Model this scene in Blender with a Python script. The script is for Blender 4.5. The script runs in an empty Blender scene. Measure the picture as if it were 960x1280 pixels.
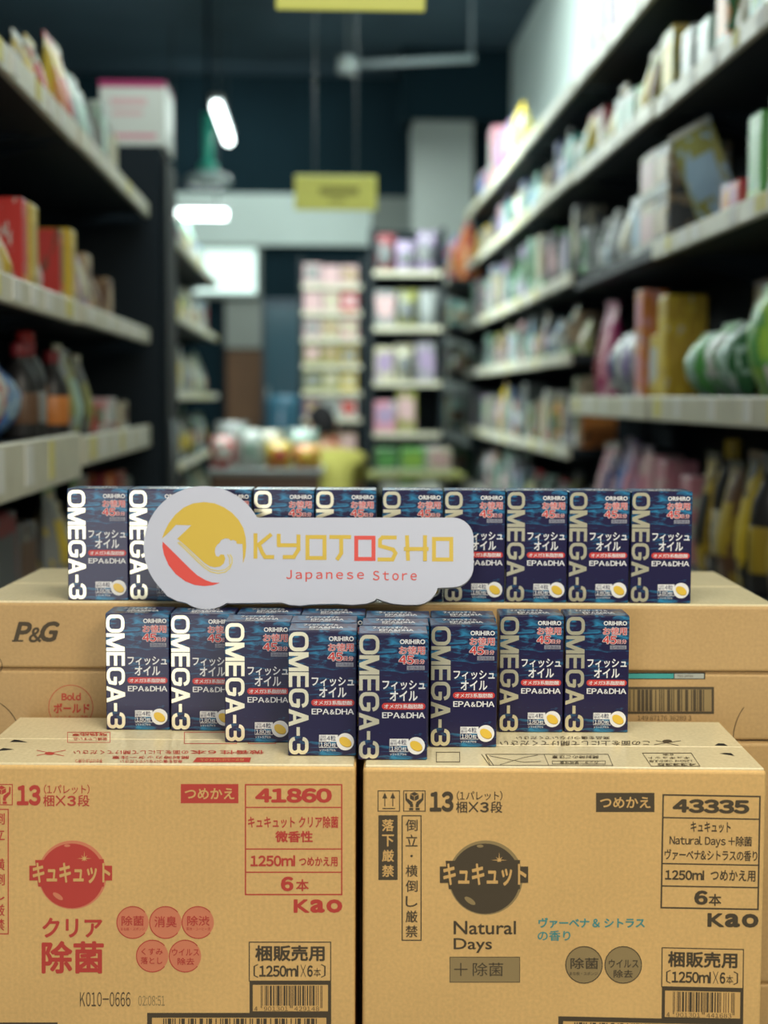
import bpy, bmesh, math, random
from mathutils import Vector, Matrix
random.seed(7)
C = bpy.context.scene.collection
sc = bpy.context.scene
R = math.radians

# ------------------------------------------------------------------ camera, world, lights, exposure
CZ = 1.336
FPX = 1850.0
YAW, PITCH, ROLL = R(0.31), R(-4.48), R(0.25)
cam_d = bpy.data.cameras.new('camera'); cam = bpy.data.objects.new('camera', cam_d); C.objects.link(cam)
CAMROT = Matrix.Rotation(YAW, 3, 'Z') @ Matrix.Rotation(R(90) + PITCH, 3, 'X') @ Matrix.Rotation(ROLL, 3, 'Z')
cam.matrix_world = Matrix.Translation((0, 0, CZ)) @ CAMROT.to_4x4()
cam_d.sensor_fit = 'VERTICAL'; cam_d.sensor_height = 36; cam_d.lens = FPX / 1280 * 36
cam_d.dof.use_dof = True; cam_d.dof.focus_distance = 1.65; cam_d.dof.aperture_fstop = 2.9
cam_d.clip_start = 0.05
sc.camera = cam
sc.view_settings.view_transform = 'Standard'; sc.view_settings.look = 'None'
sc.view_settings.exposure = 0.0; sc.view_settings.gamma = 1.0; sc.view_settings.use_curve_mapping = False

w = bpy.data.worlds.new('world'); sc.world = w; w.use_nodes = True
w.node_tree.nodes['Background'].inputs[0].default_value = (0.80, 0.92, 1.0, 1)
w.node_tree.nodes['Background'].inputs[1].default_value = 0.20

AISLE = R(2.79)                      # the aisle runs a little to the left of the stacked cartons
AR = Matrix.Rotation(AISLE, 3, 'Z')
def BG(u, v, z=0.0): return AR @ Vector((u, v, 0)) + Vector((0, 0, z))

def area_light(name, loc, target, sx, sy, power, col):
    d = bpy.data.lights.new(name, 'AREA'); d.shape = 'RECTANGLE'; d.size = sx; d.size_y = sy
    d.energy = power; d.color = col
    o = bpy.data.objects.new(name, d); C.objects.link(o); o.location = loc
    o.rotation_euler = (Vector(target) - Vector(loc)).to_track_quat('-Z', 'Y').to_euler()
    return o
area_light('left_glare_fill', (-1.15, -2.2, 0.95), (-1.0, 2.0, 1.0), 1.1, 1.5, 25, (0.95, 0.97, 1.0))  # unseen light added behind the camera to put glare on the left boxes
area_light('overhead_tube_near', (0.15, 0.75, 3.0), (0.1, 1.7, 1.0), 1.6, 0.4, 40, (1.0, 0.96, 0.84))
area_light('overhead_tube_entrance', (1.5, -1.0, 2.6), (0.1, 1.6, 0.8), 1.5, 0.6, 76, (1.0, 0.86, 0.66))
area_light('right_wall_fill', BG(0.35, 7.6, 3.88), BG(1.45, 7.6, 3.1), 0.15, 8.0, 400, (0.86, 1.0, 0.95))  # added light with no fixture, brightens the pale right wall
area_light('far_wall_fill', BG(-0.6, 11.6, 3.7), BG(-0.6, 12.5, 2.6), 1.6, 0.15, 10, (0.86, 1.0, 0.95))  # added light with no fixture, lifts the pale band at the far end
for lv, pw in ((4.6, 24), (7.6, 26), (10.6, 32)):
    area_light('aisle_tube_light', BG(-0.05, lv, 3.25), BG(0.1, lv, 0), 0.25, 1.4, pw, (0.86, 1.0, 0.95))

# ------------------------------------------------------------------ pixel rays onto real planes (used to measure places)
def ray(px, py):
    return (CAMROT @ Vector((px - 480, 640 - py, -FPX))).normalized()
CP = Vector((0, 0, CZ))
def hit(px, py, P0, N):
    r = ray(px, py); t = (P0 - CP).dot(N) / r.dot(N); return CP + r * t

# ------------------------------------------------------------------ materials
def lin(c):
    return tuple((x / 255 / 12.92) if x / 255 <= 0.04045 else (((x / 255) + 0.055) / 1.055) ** 2.4 for x in c)
MATS = {}
def mat(name, col, rough=0.5, metal=0.0, spec=0.5, coat=0.0, emit=None, es=1.0, noise=None, bump=None, alpha=None, trans=0.0):
    if name in MATS: return MATS[name]
    m = bpy.data.materials.new(name); m.use_nodes = True; nt = m.node_tree; b = nt.nodes['Principled BSDF']
    b.inputs['Base Color'].default_value = (*col, 1); b.inputs['Roughness'].default_value = rough
    b.inputs['Metallic'].default_value = metal; b.inputs['Specular IOR Level'].default_value = spec
    b.inputs['Coat Weight'].default_value = coat; b.inputs['Coat Roughness'].default_value = 0.24
    b.inputs['Transmission Weight'].default_value = trans
    if emit: b.inputs['Emission Color'].default_value = (*emit, 1); b.inputs['Emission Strength'].default_value = es
    if noise:
        sc_, amt = noise
        tc = nt.nodes.new('ShaderNodeTexCoord'); n = nt.nodes.new('ShaderNodeTexNoise'); n.inputs['Scale'].default_value = sc_
        n.inputs['Detail'].default_value = 5
        mp = nt.nodes.new('ShaderNodeMapRange'); mp.inputs[1].default_value = 0.25; mp.inputs[2].default_value = 0.75
        mp.inputs[3].default_value = 1 - amt; mp.inputs[4].default_value = 1 + amt
        mx = nt.nodes.new('ShaderNodeMix'); mx.data_type = 'RGBA'; mx.blend_type = 'MULTIPLY'; mx.inputs[0].default_value = 1
        mx.inputs[6].default_value = (*col, 1)
        nt.links.new(tc.outputs['Object'], n.inputs['Vector']); nt.links.new(n.outputs[0], mp.inputs[0])
        nt.links.new(mp.outputs[0], mx.inputs[7]); nt.links.new(mx.outputs[2], b.inputs['Base Color'])
    if bump:
        sc_, st = bump
        tc = nt.nodes.new('ShaderNodeTexCoord'); n = nt.nodes.new('ShaderNodeTexNoise'); n.inputs['Scale'].default_value = sc_
        bp = nt.nodes.new('ShaderNodeBump'); bp.inputs['Strength'].default_value = st; bp.inputs['Distance'].default_value = 0.002
        nt.links.new(tc.outputs['Object'], n.inputs['Vector']); nt.links.new(n.outputs[0], bp.inputs['Height'])
        nt.links.new(bp.outputs[0], b.inputs['Normal'])
    MATS[name] = m; return m

def cardboard(name, col, rough=0.55):
    """kraft board: fine fibre mottling and faint vertical flute lines"""
    m = mat(name, col, rough, spec=0.35); nt = m.node_tree; b = nt.nodes['Principled BSDF']
    tc = nt.nodes.new('ShaderNodeTexCoord')
    n1 = nt.nodes.new('ShaderNodeTexNoise'); n1.inputs['Scale'].default_value = 6; n1.inputs['Detail'].default_value = 6
    n2 = nt.nodes.new('ShaderNodeTexNoise'); n2.inputs['Scale'].default_value = 260; n2.inputs['Detail'].default_value = 2
    ad = nt.nodes.new('ShaderNodeMath'); ad.operation = 'ADD'
    mp = nt.nodes.new('ShaderNodeMapRange'); mp.inputs[1].default_value = 0.7; mp.inputs[2].default_value = 1.3
    mp.inputs[3].default_value = 0.90; mp.inputs[4].default_value = 1.08
    mx = nt.nodes.new('ShaderNodeMix'); mx.data_type = 'RGBA'; mx.blend_type = 'MULTIPLY'; mx.inputs[0].default_value = 1
    mx.inputs[6].default_value = (*col, 1)
    wv = nt.nodes.new('ShaderNodeTexWave'); wv.inputs['Scale'].default_value = 45; wv.inputs['Distortion'].default_value = 0.6
    bp = nt.nodes.new('ShaderNodeBump'); bp.inputs['Strength'].default_value = 0.07; bp.inputs['Distance'].default_value = 0.001
    L = nt.links.new
    L(tc.outputs['Object'], n1.inputs['Vector']); L(tc.outputs['Object'], n2.inputs['Vector']); L(tc.outputs['Object'], wv.inputs['Vector'])
    L(n1.outputs[0], ad.inputs[0]); L(n2.outputs[0], ad.inputs[1]); L(ad.outputs[0], mp.inputs[0]); L(mp.outputs[0], mx.inputs[7])
    L(mx.outputs[2], b.inputs['Base Color']); L(wv.outputs[0], bp.inputs['Height']); L(bp.outputs[0], b.inputs['Normal'])
    return m

def water_print():
    """navy pack print with streaks of rippling teal water"""
    m = mat('navy_water_print', (0.014, 0.011, 0.045), 0.38, spec=0.25, coat=0.55); nt = m.node_tree; b = nt.nodes['Principled BSDF']
    L = nt.links.new
    tc = nt.nodes.new('ShaderNodeTexCoord')
    mp = nt.nodes.new('ShaderNodeMapping'); mp.inputs['Scale'].default_value = (42, 42, 190)
    n = nt.nodes.new('ShaderNodeTexNoise'); n.inputs['Scale'].default_value = 1.0; n.inputs['Detail'].default_value = 6
    n.inputs['Roughness'].default_value = 0.62; n.inputs['Distortion'].default_value = 0.9
    L(tc.outputs['Object'], mp.inputs['Vector']); L(mp.outputs[0], n.inputs['Vector'])
    n2 = nt.nodes.new('ShaderNodeTexNoise'); n2.inputs['Scale'].default_value = 34; n2.inputs['Detail'].default_value = 1
    L(tc.outputs['Object'], n2.inputs['Vector'])
    sx = nt.nodes.new('ShaderNodeSeparateXYZ'); L(tc.outputs['Object'], sx.inputs[0])
    # more water near the top, at the foot and along the right edge
    cr = nt.nodes.new('ShaderNodeValToRGB'); e = cr.color_ramp.elements
    e[0].position = 0.0; e[0].color = (0.62, 0.62, 0.62, 1); e[1].position = 1.0; e[1].color = (0.7, 0.7, 0.7, 1)
    for p, vv in ((0.25, 0.42), (0.45, 0.36), (0.62, 0.45), (0.8, 0.66)):
        q = e.new(p); q.color = (vv, vv, vv, 1)
    mz = nt.nodes.new('ShaderNodeMath'); mz.operation = 'DIVIDE'; mz.inputs[1].default_value = 0.137
    L(sx.outputs[2], mz.inputs[0]); L(mz.outputs[0], cr.inputs[0])
    a1 = nt.nodes.new('ShaderNodeMath'); a1.operation = 'MULTIPLY_ADD'; a1.inputs[1].default_value = 0.55; L(cr.outputs[0], a1.inputs[0])
    a2 = nt.nodes.new('ShaderNodeMath'); a2.operation = 'MULTIPLY_ADD'; a2.inputs[1].default_value = 0.45; a2.inputs[2].default_value = 0.0
    L(n2.outputs[0], a2.inputs[0]); L(a2.outputs[0], a1.inputs[2])
    a3 = nt.nodes.new('ShaderNodeMath'); a3.operation = 'ADD'; L(a1.outputs[0], a3.inputs[0]); L(n.outputs[0], a3.inputs[1])
    r2 = nt.nodes.new('ShaderNodeValToRGB'); r2.color_ramp.elements[0].position = 0.535; r2.color_ramp.elements[1].position = 0.63
    half = nt.nodes.new('ShaderNodeMath'); half.operation = 'MULTIPLY'; half.inputs[1].default_value = 0.5; L(a3.outputs[0], half.inputs[0])
    L(half.outputs[0], r2.inputs[0])
    mx = nt.nodes.new('ShaderNodeMix'); mx.data_type = 'RGBA'
    mx.inputs[6].default_value = (0.010, 0.007, 0.050, 1); mx.inputs[7].default_value = (0.02, 0.21, 0.40, 1)
    L(r2.outputs[0], mx.inputs[0]); L(mx.outputs[2], b.inputs['Base Color'])
    return m

M = dict(
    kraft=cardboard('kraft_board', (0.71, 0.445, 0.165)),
    kraft_top=cardboard('kraft_board_varnished_lit', (0.78, 0.67, 0.42), 0.24),  # varnished top flaps, with the overhead light painted in as a paler colour
    kraft_dull=cardboard('kraft_board_brown', (0.53, 0.345, 0.15)),
    dark=mat('slot_dark', (0.01, 0.008, 0.006), 0.9),
    red=mat('red_ink', lin((190, 62, 50)), 0.6),
    pink=mat('pale_red_ink', lin((214, 128, 92)), 0.6),
    brown=mat('dark_brown_ink', lin((74, 62, 42)), 0.6),
    grey_ink=mat('half_tone_ink', lin((150, 128, 84)), 0.6),
    tan=mat('unprinted_tan', lin((216, 172, 104)), 0.6),
    teal=mat('teal_ink', lin((62, 142, 140)), 0.6),
    navy=water_print(),
    foil=mat('champagne_foil', (0.88, 0.81, 0.57), 0.30, metal=0.85, spec=0.6),
    white=mat('white_ink', (0.80, 0.80, 0.80), 0.45),
    silver=mat('silver_grey_ink', (0.30, 0.31, 0.36), 0.45),
    navy_ink=mat('navy_ink', (0.03, 0.03, 0.09), 0.45),
    packred=mat('pack_red_ink', (0.56, 0.035, 0.03), 0.4),
    gold=mat('capsule_gold', (0.78, 0.52, 0.06), 0.3),
    gold_dark=mat('capsule_shade_gold', (0.42, 0.28, 0.05), 0.4),
    signwhite=mat('foam_board_white', (0.47, 0.49, 0.58), 0.55),
    signedge=mat('foam_board_edge', (0.62, 0.62, 0.62), 0.8),
    signyellow=mat('sign_yellow', (0.56, 0.39, 0.045), 0.5),
    signyellow2=mat('sign_line_yellow', (0.58, 0.48, 0.17), 0.5),
    signred=mat('sign_red', (0.62, 0.06, 0.045), 0.5),
)

# ------------------------------------------------------------------ mesh helpers
def link(name, mesh, parent=None, loc=None, rz=None):
    o = bpy.data.objects.new(name, mesh); C.objects.link(o)
    if parent: o.parent = parent
    if loc is not None: o.location = loc
    if rz is not None: o.rotation_euler = (0, 0, rz)
    return o
def empty(name, loc=(0, 0, 0), rz=0.0):
    return link(name, None, None, loc, rz)
def tag(o, label, cat, group=None, kind=None):
    o['label'] = label; o['category'] = cat
    if group: o['group'] = group
    if kind: o['kind'] = kind
    return o
class MB:
    """collects shapes (each with a material) into one mesh"""
    def __init__(s): s.v = []; s.f = []; s.m = []; s.mats = []; s.sm = []
    def mi(s, m):
        if m not in s.mats: s.mats.append(m)
        return s.mats.index(m)
    def add(s, vs, fs, m, smooth=False):
        k = len(s.v); i = s.mi(m)
        s.v += [tuple(p) for p in vs]; s.f += [tuple(q + k for q in f) for f in fs]; s.m += [i] * len(fs); s.sm += [smooth] * len(fs)
        return s
    def box(s, x0, x1, y0, y1, z0, z1, m, X=None):
        vs = [Vector((x, y, z)) for x in (x0, x1) for y in (y0, y1) for z in (z0, z1)]
        if X: vs = [X @ p for p in vs]
        return s.add(vs, [(0, 1, 3, 2), (4, 6, 7, 5), (0, 4, 5, 1), (2, 3, 7, 6), (0, 2, 6, 4), (1, 5, 7, 3)], m)
    def rbox(s, x0, x1, y0, y1, z0, z1, m, r=0.003, seg=2):
        bm = bmesh.new(); bmesh.ops.create_cube(bm, size=1)
        for p in bm.verts: p.co = Vector(((x0 + x1) / 2 + p.co.x * (x1 - x0), (y0 + y1) / 2 + p.co.y * (y1 - y0), (z0 + z1) / 2 + p.co.z * (z1 - z0)))
        bmesh.ops.bevel(bm, geom=bm.edges[:], offset=r, segments=seg, affect='EDGES', profile=0.5)
        vs = [p.co.copy() for p in bm.verts]; fs = [[q.index for q in f.verts] for f in bm.faces]; bm.free()
        return s.add(vs, fs, m)
    def lathe(s, prof, m, n=16, cx=0, cy=0, smooth=True):
        vs = []; fs = []
        for (r, z) in prof:
            for k in range(n):
                a = 2 * math.pi * k / n; vs.append((cx + r * math.cos(a), cy + r * math.sin(a), z))
        for i in range(len(prof) - 1):
            for k in range(n):
                a, b = i * n + k, i * n + (k + 1) % n; fs.append((a, b, b + n, a + n))
        fs.append(tuple(range(n))[::-1]); fs.append(tuple(range((len(prof) - 1) * n, len(prof) * n)))
        return s.add(vs, fs, m, smooth)
    def tube(s, a, b, r, m, n=10):
        a, b = Vector(a), Vector(b); q = (b - a).to_track_quat('Z', 'Y')
        vs = [p + q @ Vector((r * math.cos(2 * math.pi * k / n), r * math.sin(2 * math.pi * k / n), 0)) for p in (a, b) for k in range(n)]
        fs = [(k, (k + 1) % n, (k + 1) % n + n, k + n) for k in range(n)] + [tuple(range(n))[::-1], tuple(range(n, 2 * n))]
        return s.add(vs, fs, m, True)
    def mesh(s, name):
        me = bpy.data.meshes.new(name); me.from_pydata(s.v, [], s.f)
        for m in s.mats: me.materials.append(m)
        me.polygons.foreach_set('material_index', s.m); me.polygons.foreach_set('use_smooth', s.sm); me.update()
        return me
    def build(s, name, parent=None, loc=None, rz=None): return link(name, s.mesh(name), parent, loc, rz)

# ------------------------------------------------------------------ lettering: glyph outlines as thin printed meshes
_tc = {}
def _glyph_mesh(text, spacing=1.0, shear=0.0, res=3):
    cu = bpy.data.curves.new('t', 'FONT'); cu.body = text; cu.size = 1; cu.space_character = spacing
    cu.shear = shear; cu.resolution_u = res; cu.fill_mode = 'FRONT'
    o = bpy.data.objects.new('t', cu); me = bpy.data.meshes.new_from_object(o)
    vs = [(p.co.x, p.co.y) for p in me.vertices]; fs = [tuple(p.vertices) for p in me.polygons]
    bpy.data.objects.remove(o); bpy.data.curves.remove(cu); bpy.data.meshes.remove(me)
    return vs, fs
def glyphs(text, spacing=1.0, shear=0.0, gothic=True):
    """gothic: latin letters and digits take the wide-set forms of the japanese face, packed by their own widths"""
    key = (text, spacing, shear, gothic)
    if key in _tc: return _tc[key]
    if not gothic or not any(33 <= ord(c) <= 126 for c in text): r_ = _glyph_mesh(text, spacing, shear)
    else:
        V, F, x = [], [], 0.0
        for c in text:
            if c == ' ': x += 0.28; continue
            if c == '|': vs, fs, x0, w_, gap = [(0, 0), (0.085, 0), (0.085, 0.76), (0, 0.76)], [(0, 1, 2, 3)], 0.0, 0.085, 0.075 * spacing ** 3
            elif ord(c) < 127:
                k2 = (chr(ord(c) + 0xFEE0), 1.0, shear)
                if k2 not in _tc: _tc[k2] = _glyph_mesh(*k2)
                vs, fs = _tc[k2]; x0 = min(p[0] for p in vs); w_ = max(p[0] for p in vs) - x0
                if c == '1': w_ = w_ + 0.03
                gap = 0.075 * spacing ** 3
            else:
                k2 = (c, 1.0, shear)
                if k2 not in _tc: _tc[k2] = _glyph_mesh(*k2)
                vs, fs = _tc[k2]; x0 = -0.0; w_ = 0.96 if c not in 'ッュャョ' else 0.9; gap = 0.0
            b0 = len(V); V += [(p[0] - x0 + x, p[1]) for p in vs]; F += [tuple(q + b0 for q in f) for f in fs]; x += w_ + gap
        r_ = (V, F)
    _tc[key] = r_; return r_

class Print:
    """flat print on a plane: shapes given in a 2-D frame (x right, y DOWN) that 'place' maps to 3-D"""
    def __init__(s, place, lift): s.place = place; s.mb = MB(); s.lift = lift; s.level = 0
    def _add(s, pts, fs, m, lv):
        s.level += 1; l_ = s.lift * (1 + lv) + s.level * 1.5e-6       # no two layers of ink share a plane
        s.mb.add([s.place(x, y, l_) for x, y in pts], fs, m)
    def text(s, t, x0, y0, x1, y1, m, off=0.0, lv=1, rot=0, shear=0.0, spacing=1.0, like=None, gothic=True):
        bold, grow = off, like is not None
        vs, fs = glyphs(t, spacing, shear, gothic); rv = vs
        if not vs: return s
        if rot == 90: tr = lambda p: (-p[1], -p[0]) if False else (-(-p[1]), p[0])
        if rot == 90:      # reads top to bottom, letters turned clockwise
            f = lambda p: (p[1], p[0]); g = lambda p: (-p[1], p[0])
            vs2 = [(p[1], -p[0]) for p in vs]; rv2 = [(p[1], -p[0]) for p in rv]
        elif rot == 180:
            vs2 = [(-p[0], -p[1]) for p in vs]; rv2 = [(-p[0], -p[1]) for p in rv]
        else: vs2, rv2 = vs, rv
        ax, bx = min(p[0] for p in rv2), max(p[0] for p in rv2); ay, by = min(p[1] for p in rv2), max(p[1] for p in rv2)
        sx = (x1 - x0) / max(bx - ax, 1e-6); sy = (y1 - y0) / max(by - ay, 1e-6)
        if t in ('・', '-', 'ー'): sy = sx; 
        base = [(x0 + (p[0] - ax) * sx, y1 - (p[1] - ay) * sy) for p in vs2]
        if bold < 0.004: s._add(base, fs, m, lv); return s
        q = 0.55 * bold * (1 - math.exp(-2)) if False else bold; k_ = 8
        bx_, by_ = q * abs(sx), q * abs(sy)
        if not grow:        # keep the lettering inside the measured box
            cx_, cy_ = (x0 + x1) / 2, (y0 + y1) / 2; ex, ey = max(0.2, 1 - 2 * bx_ / max(x1 - x0, 1e-6)), max(0.2, 1 - 2 * by_ / max(y1 - y0, 1e-6))
            base = [(cx_ + (a - cx_) * ex, cy_ + (b - cy_) * ey) for a, b in base]
        for k in range(k_):
            a_ = 2 * math.pi * (k + 0.5) / k_
            s._add([(a + bx_ * math.cos(a_), b + by_ * math.sin(a_)) for a, b in base], fs, m, lv + 0.02 * k)
        return s
    def rect(s, x0, y0, x1, y1, m, lv=0):
        s._add([(x0, y1), (x1, y1), (x1, y0), (x0, y0)], [(0, 1, 2, 3)], m, lv); return s
    def frame(s, x0, y0, x1, y1, t, m, lv=0):
        s.rect(x0, y0, x1, y0 + t, m, lv); s.rect(x0, y1 - t, x1, y1, m, lv)
        s.rect(x0, y0 + t, x0 + t, y1 - t, m, lv); s.rect(x1 - t, y0 + t, x1, y1 - t, m, lv); return s
    def poly(s, pts, m, lv=0):
        if sum(pts[i][0] * pts[(i + 1) % len(pts)][1] - pts[(i + 1) % len(pts)][0] * pts[i][1] for i in range(len(pts))) > 0: pts = pts[::-1]
        s._add(pts, [tuple(range(len(pts)))], m, lv); return s
    def disc(s, cx, cy, rx, ry, m, lv=0, rot=0, n=32):
        c, d = math.cos(rot), math.sin(rot)
        return s.poly([(cx + rx * math.cos(a) * c - ry * math.sin(a) * d, cy + rx * math.cos(a) * d + ry * math.sin(a) * c)
                       for a in [2 * math.pi * k / n for k in range(n)]], m, lv)
    def arc(s, cx, cy, r, t, a0, a1, m, lv=0, n=28):
        for k in range(n):
            p, q = a0 + (a1 - a0) * k / n, a0 + (a1 - a0) * (k + 1) / n
            s.poly([(cx + r * math.cos(p), cy + r * math.sin(p)), (cx + r * math.cos(q), cy + r * math.sin(q)),
                    (cx + (r - t) * math.cos(q), cy + (r - t) * math.sin(q)), (cx + (r - t) * math.cos(p), cy + (r - t) * math.sin(p))], m, lv)
        return s
    def line(s, pts, t, m, lv=0):
        for (ax, ay), (bx, by) in zip(pts, pts[1:]):
            L = math.hypot(bx - ax, by - ay) or 1; nx, ny = -(by - ay) / L * t / 2, (bx - ax) / L * t / 2
            ex, ey = (bx - ax) / L * t * 0.3, (by - ay) / L * t * 0.3
            s.poly([(ax - ex + nx, ay - ey + ny), (bx + ex + nx, by + ey + ny), (bx + ex - nx, by + ey - ny), (ax - ex - nx, ay - ey - ny)], m, lv)
        return s
    def star(s, cx, cy, r, m, lv=0):
        pts = []
        for k in range(16):
            a = math.pi * k / 8; q = r if k % 4 == 0 else (r * 0.6 if k % 4 == 2 else r * 0.17)
            pts.append((cx + q * math.cos(a), cy + q * math.sin(a)))
        for k in range(16): s.poly([(cx, cy), pts[k], pts[(k + 1) % 16]], m, lv)
        return s
    def build(s, name, parent, single=False):
        o = s.mb.build(name, parent)
        if not single: o['kind'] = 'stuff'      # many tiny printed glyphs kept as one part
        return o

_L = '0001101 0011001 0010011 0111101 0100011 0110001 0101111 0111011 0110111 0001011'.split()
def ean13(num):
    par = ['LLLLLL', 'LLGLGG', 'LLGGLG', 'LLGGGL', 'LGLLGG', 'LGGLLG', 'LGGGLL', 'LGLGLG', 'LGLGGL', 'LGGLGL'][int(num[0])]
    out = '101'
    for c, p in zip(num[1:7], par):
        l = _L[int(c)]; out += l if p == 'L' else ''.join('10'[int(b)] for b in l)[::-1]
    out += '01010'
    for c in num[7:]: out += ''.join('10'[int(b)] for b in _L[int(c)])
    return out + '101'
def bars(pr, code, x0, y0, x1, y1, m, lv=1):
    n = len(code); w_ = (x1 - x0) / n; k = 0
    while k < n:
        if code[k] == '1':
            j = k
            while j < n and code[j] == '1': j += 1
            pr.rect(x0 + k * w_, y0, x0 + j * w_, y1, m, lv); k = j
        else: k += 1
def itf(num):
    W = ['00110', '10001', '01001', '11000', '00101', '10100', '01100', '00011', '10010', '01010']; out = '1010'
    for a, b in zip(num[::2], num[1::2]):
        for p, q in zip(W[int(a)], W[int(b)]): out += ('111' if p == '1' else '1') + ('000' if q == '1' else '0')
    return out + '11101'

# ================================================================== the supplement boxes
SW, SH, SD = 0.074, 0.137, 0.054
def build_supplement_meshes():
    P = {}
    mb = MB(); mb.rbox(0, SW, 0, SD, 0, SH - 0.0006, M['navy'], 0.0009, 1)
    P['body'] = mb.mesh('body')
    mb = MB(); mb.box(0.0006, SW - 0.0006, 0.0005, SD - 0.001, SH - 0.0008, SH, M['navy'])
    mb.box(0.002, SW - 0.002, SD - 0.0022, SD - 0.0016, SH - 0.0002, SH + 0.0002, M['navy_ink'])
    P['tuck_flap'] = mb.mesh('tuck_flap')
    face = lambda x, y, l: Vector((x * SW, -l, SH * (1 - y)))
    # foil letters OMEGA-3 run down the face, their tops to the right: a = millimetres down, b = letter height
    pr = Print(lambda a, b, l: Vector((0.0004 + (24.4 - b) * 0.001 * 0.915, -l, SH - a * 0.001)), 0.00012); F = M['foil']
    def stroke(pts, t=4.1):
        for i, ((ax, ay), (bx, by)) in enumerate(zip(pts, pts[1:])):
            L_ = math.hypot(bx - ax, by - ay); nx, ny = -(by - ay) / L_ * t / 2, (bx - ax) / L_ * t / 2
            pr.poly([(ax + nx, ay + ny), (bx + nx, by + ny), (bx - nx, by - ny), (ax - nx, ay - ny)], F, 0.03 * (i % 3))
        for i, (ax, ay) in enumerate(pts[1:-1]): pr.disc(ax, ay, t / 2, t / 2, F, 0.1, n=12)
    def rr(a0, a1, b0, b1, r, parts='trbl', n=5):
        P_ = []
        for (ca, cb, s0) in ((a1 - r, b0 + r, -90), (a1 - r, b1 - r, 0), (a0 + r, b1 - r, 90), (a0 + r, b0 + r, 180)):
            P_ += [(ca + r * math.cos(R(s0 + 90 * k / n)), cb + r * math.sin(R(s0 + 90 * k / n))) for k in range(n + 1)]
        return P_
    o_ = rr(3.6, 20.6, 2.6, 21.8, 6.0); stroke(o_ + o_[:2])                                   # O
    stroke([(25.6, 0.5), (25.6, 23.9)]); stroke([(42.4, 0.5), (42.4, 23.9)])                  # M   (b is measured from the letter's top)
    pr.poly([(23.6, 0.5), (28.6, 0.5), (36.2, 23.9), (31.8, 23.9)][::1], F, 0.2); pr.poly([(44.4, 0.5), (39.6, 0.5), (31.8, 23.9), (36.2, 23.9)], F, 0.25)
    stroke([(47.4, 0.5), (47.4, 23.9)]); [stroke([(46.0, b_), (61.6, b_)]) for b_ in (2.5, 12.2, 21.9)]   # E
    g_ = rr(65.4, 82.4, 2.6, 21.8, 6.0); n_ = len(g_)
    stroke([(82.4, 8.2)] + g_[3:0:-1] + [g_[0]] + g_[:n_ - 7:-1] + [g_[k] for k in range(n_ - 7, 10, -1)] + [(g_[8][0], g_[8][1]), (82.4, 12.8), (74.6, 12.8)])   # G
    pr.poly([(85.6, 23.9), (90.3, 23.9), (97.6, 0.5), (93.0, 0.5)], F, 0.2); pr.poly([(104.8, 23.9), (100.1, 23.9), (93.0, 0.5), (97.6, 0.5)], F, 0.25)
    stroke([(90.0, 17.0), (100.6, 17.0)], 3.6)                                                   # A
    stroke([(105.6, 12.8), (115.2, 12.8)], 3.9)                                                  # -
    t3 = [(118.4, 7.6)] + [(118.4 + 5 - 5 * math.cos(R(k * 22.5)), 7.6 - 5 * math.sin(R(k * 22.5))) for k in range(1, 5)] + [(128.6, 2.6)] + [(128.6 + 5 * math.sin(R(k * 22.5)), 7.2 - 4.6 * math.cos(R(k * 22.5))) for k in range(1, 5)] + [(133.6, 9.0), (131.6, 12.0)]
    stroke(t3); t4 = [(a_, 24.4 - b_) for a_, b_ in t3]; stroke(t4); stroke([(121.8 + 2.0, 12.2), (132.2, 12.2)], 3.8)   # 3
    P['foil_lettering'] = pr.mb.mesh('foil_lettering')
    pr = Print(face, 0.00010)
    pr.text('ORIHIRO', 0.595, 0.045, 0.96, 0.083, M['white'], off=0.03, gothic=False)
    pr.text('フィッシュ', 0.345, 0.368, 0.965, 0.443, M['white'], off=0.022)
    pr.text('オイル', 0.455, 0.450, 0.855, 0.532, M['white'], off=0.022)
    pr.text('EPA', 0.345, 0.622, 0.60, 0.668, M['white'], off=0.02)
    pr.text('&', 0.612, 0.628, 0.68, 0.668, M['white'], off=0.02)
    pr.text('DHA', 0.695, 0.622, 0.965, 0.668, M['white'], off=0.02)
    pr.text('ソフトカプセル', 0.46, 0.945, 0.70, 0.963, M['white'], off=0.01)
    pr.text('お徳用', 0.588, 0.100, 0.955, 0.163, M['white'], off=0.05, like=0.012)
    pr.text('45', 0.588, 0.175, 0.795, 0.238, M['white'], off=0.07, like=0.03)
    pr.text('日分', 0.812, 0.203, 0.955, 0.238, M['white'], off=0.05, like=0.01)
    P['white_print'] = pr.mb.mesh('white_print')
    pr = Print(face, 0.00010)
    pr.text('お徳用', 0.588, 0.100, 0.955, 0.163, M['packred'], off=0.016, lv=2, like=1)
    pr.text('45', 0.588, 0.175, 0.795, 0.238, M['packred'], off=0.034, lv=2, like=1)
    pr.text('日分', 0.812, 0.203, 0.955, 0.238, M['packred'], off=0.012, lv=2, like=1)
    P['red_print'] = pr.mb.mesh('red_print')
    pr = Print(face, 0.00010)
    r = 0.026 * SH / SW
    pr.rect(0.34 + r, 0.548, 0.97 - r, 0.600, M['packred'])
    pr.disc(0.34 + r, 0.574, r, 0.026, M['packred'], 0); pr.disc(0.97 - r, 0.574, r, 0.026, M['packred'], 0)
    pr.text('オメガ3系脂肪酸', 0.372, 0.557, 0.94, 0.592, M['white'], off=0.014, lv=2)
    pr.rect(0.70, 0.253, 0.955, 0.286, M['silver']); pr.text('国内製造品', 0.715, 0.257, 0.94, 0.282, M['navy_ink'], lv=2)
    P['red_banner'] = pr.mb.mesh('red_banner')
    pr = Print(face, 0.00010)
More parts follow.
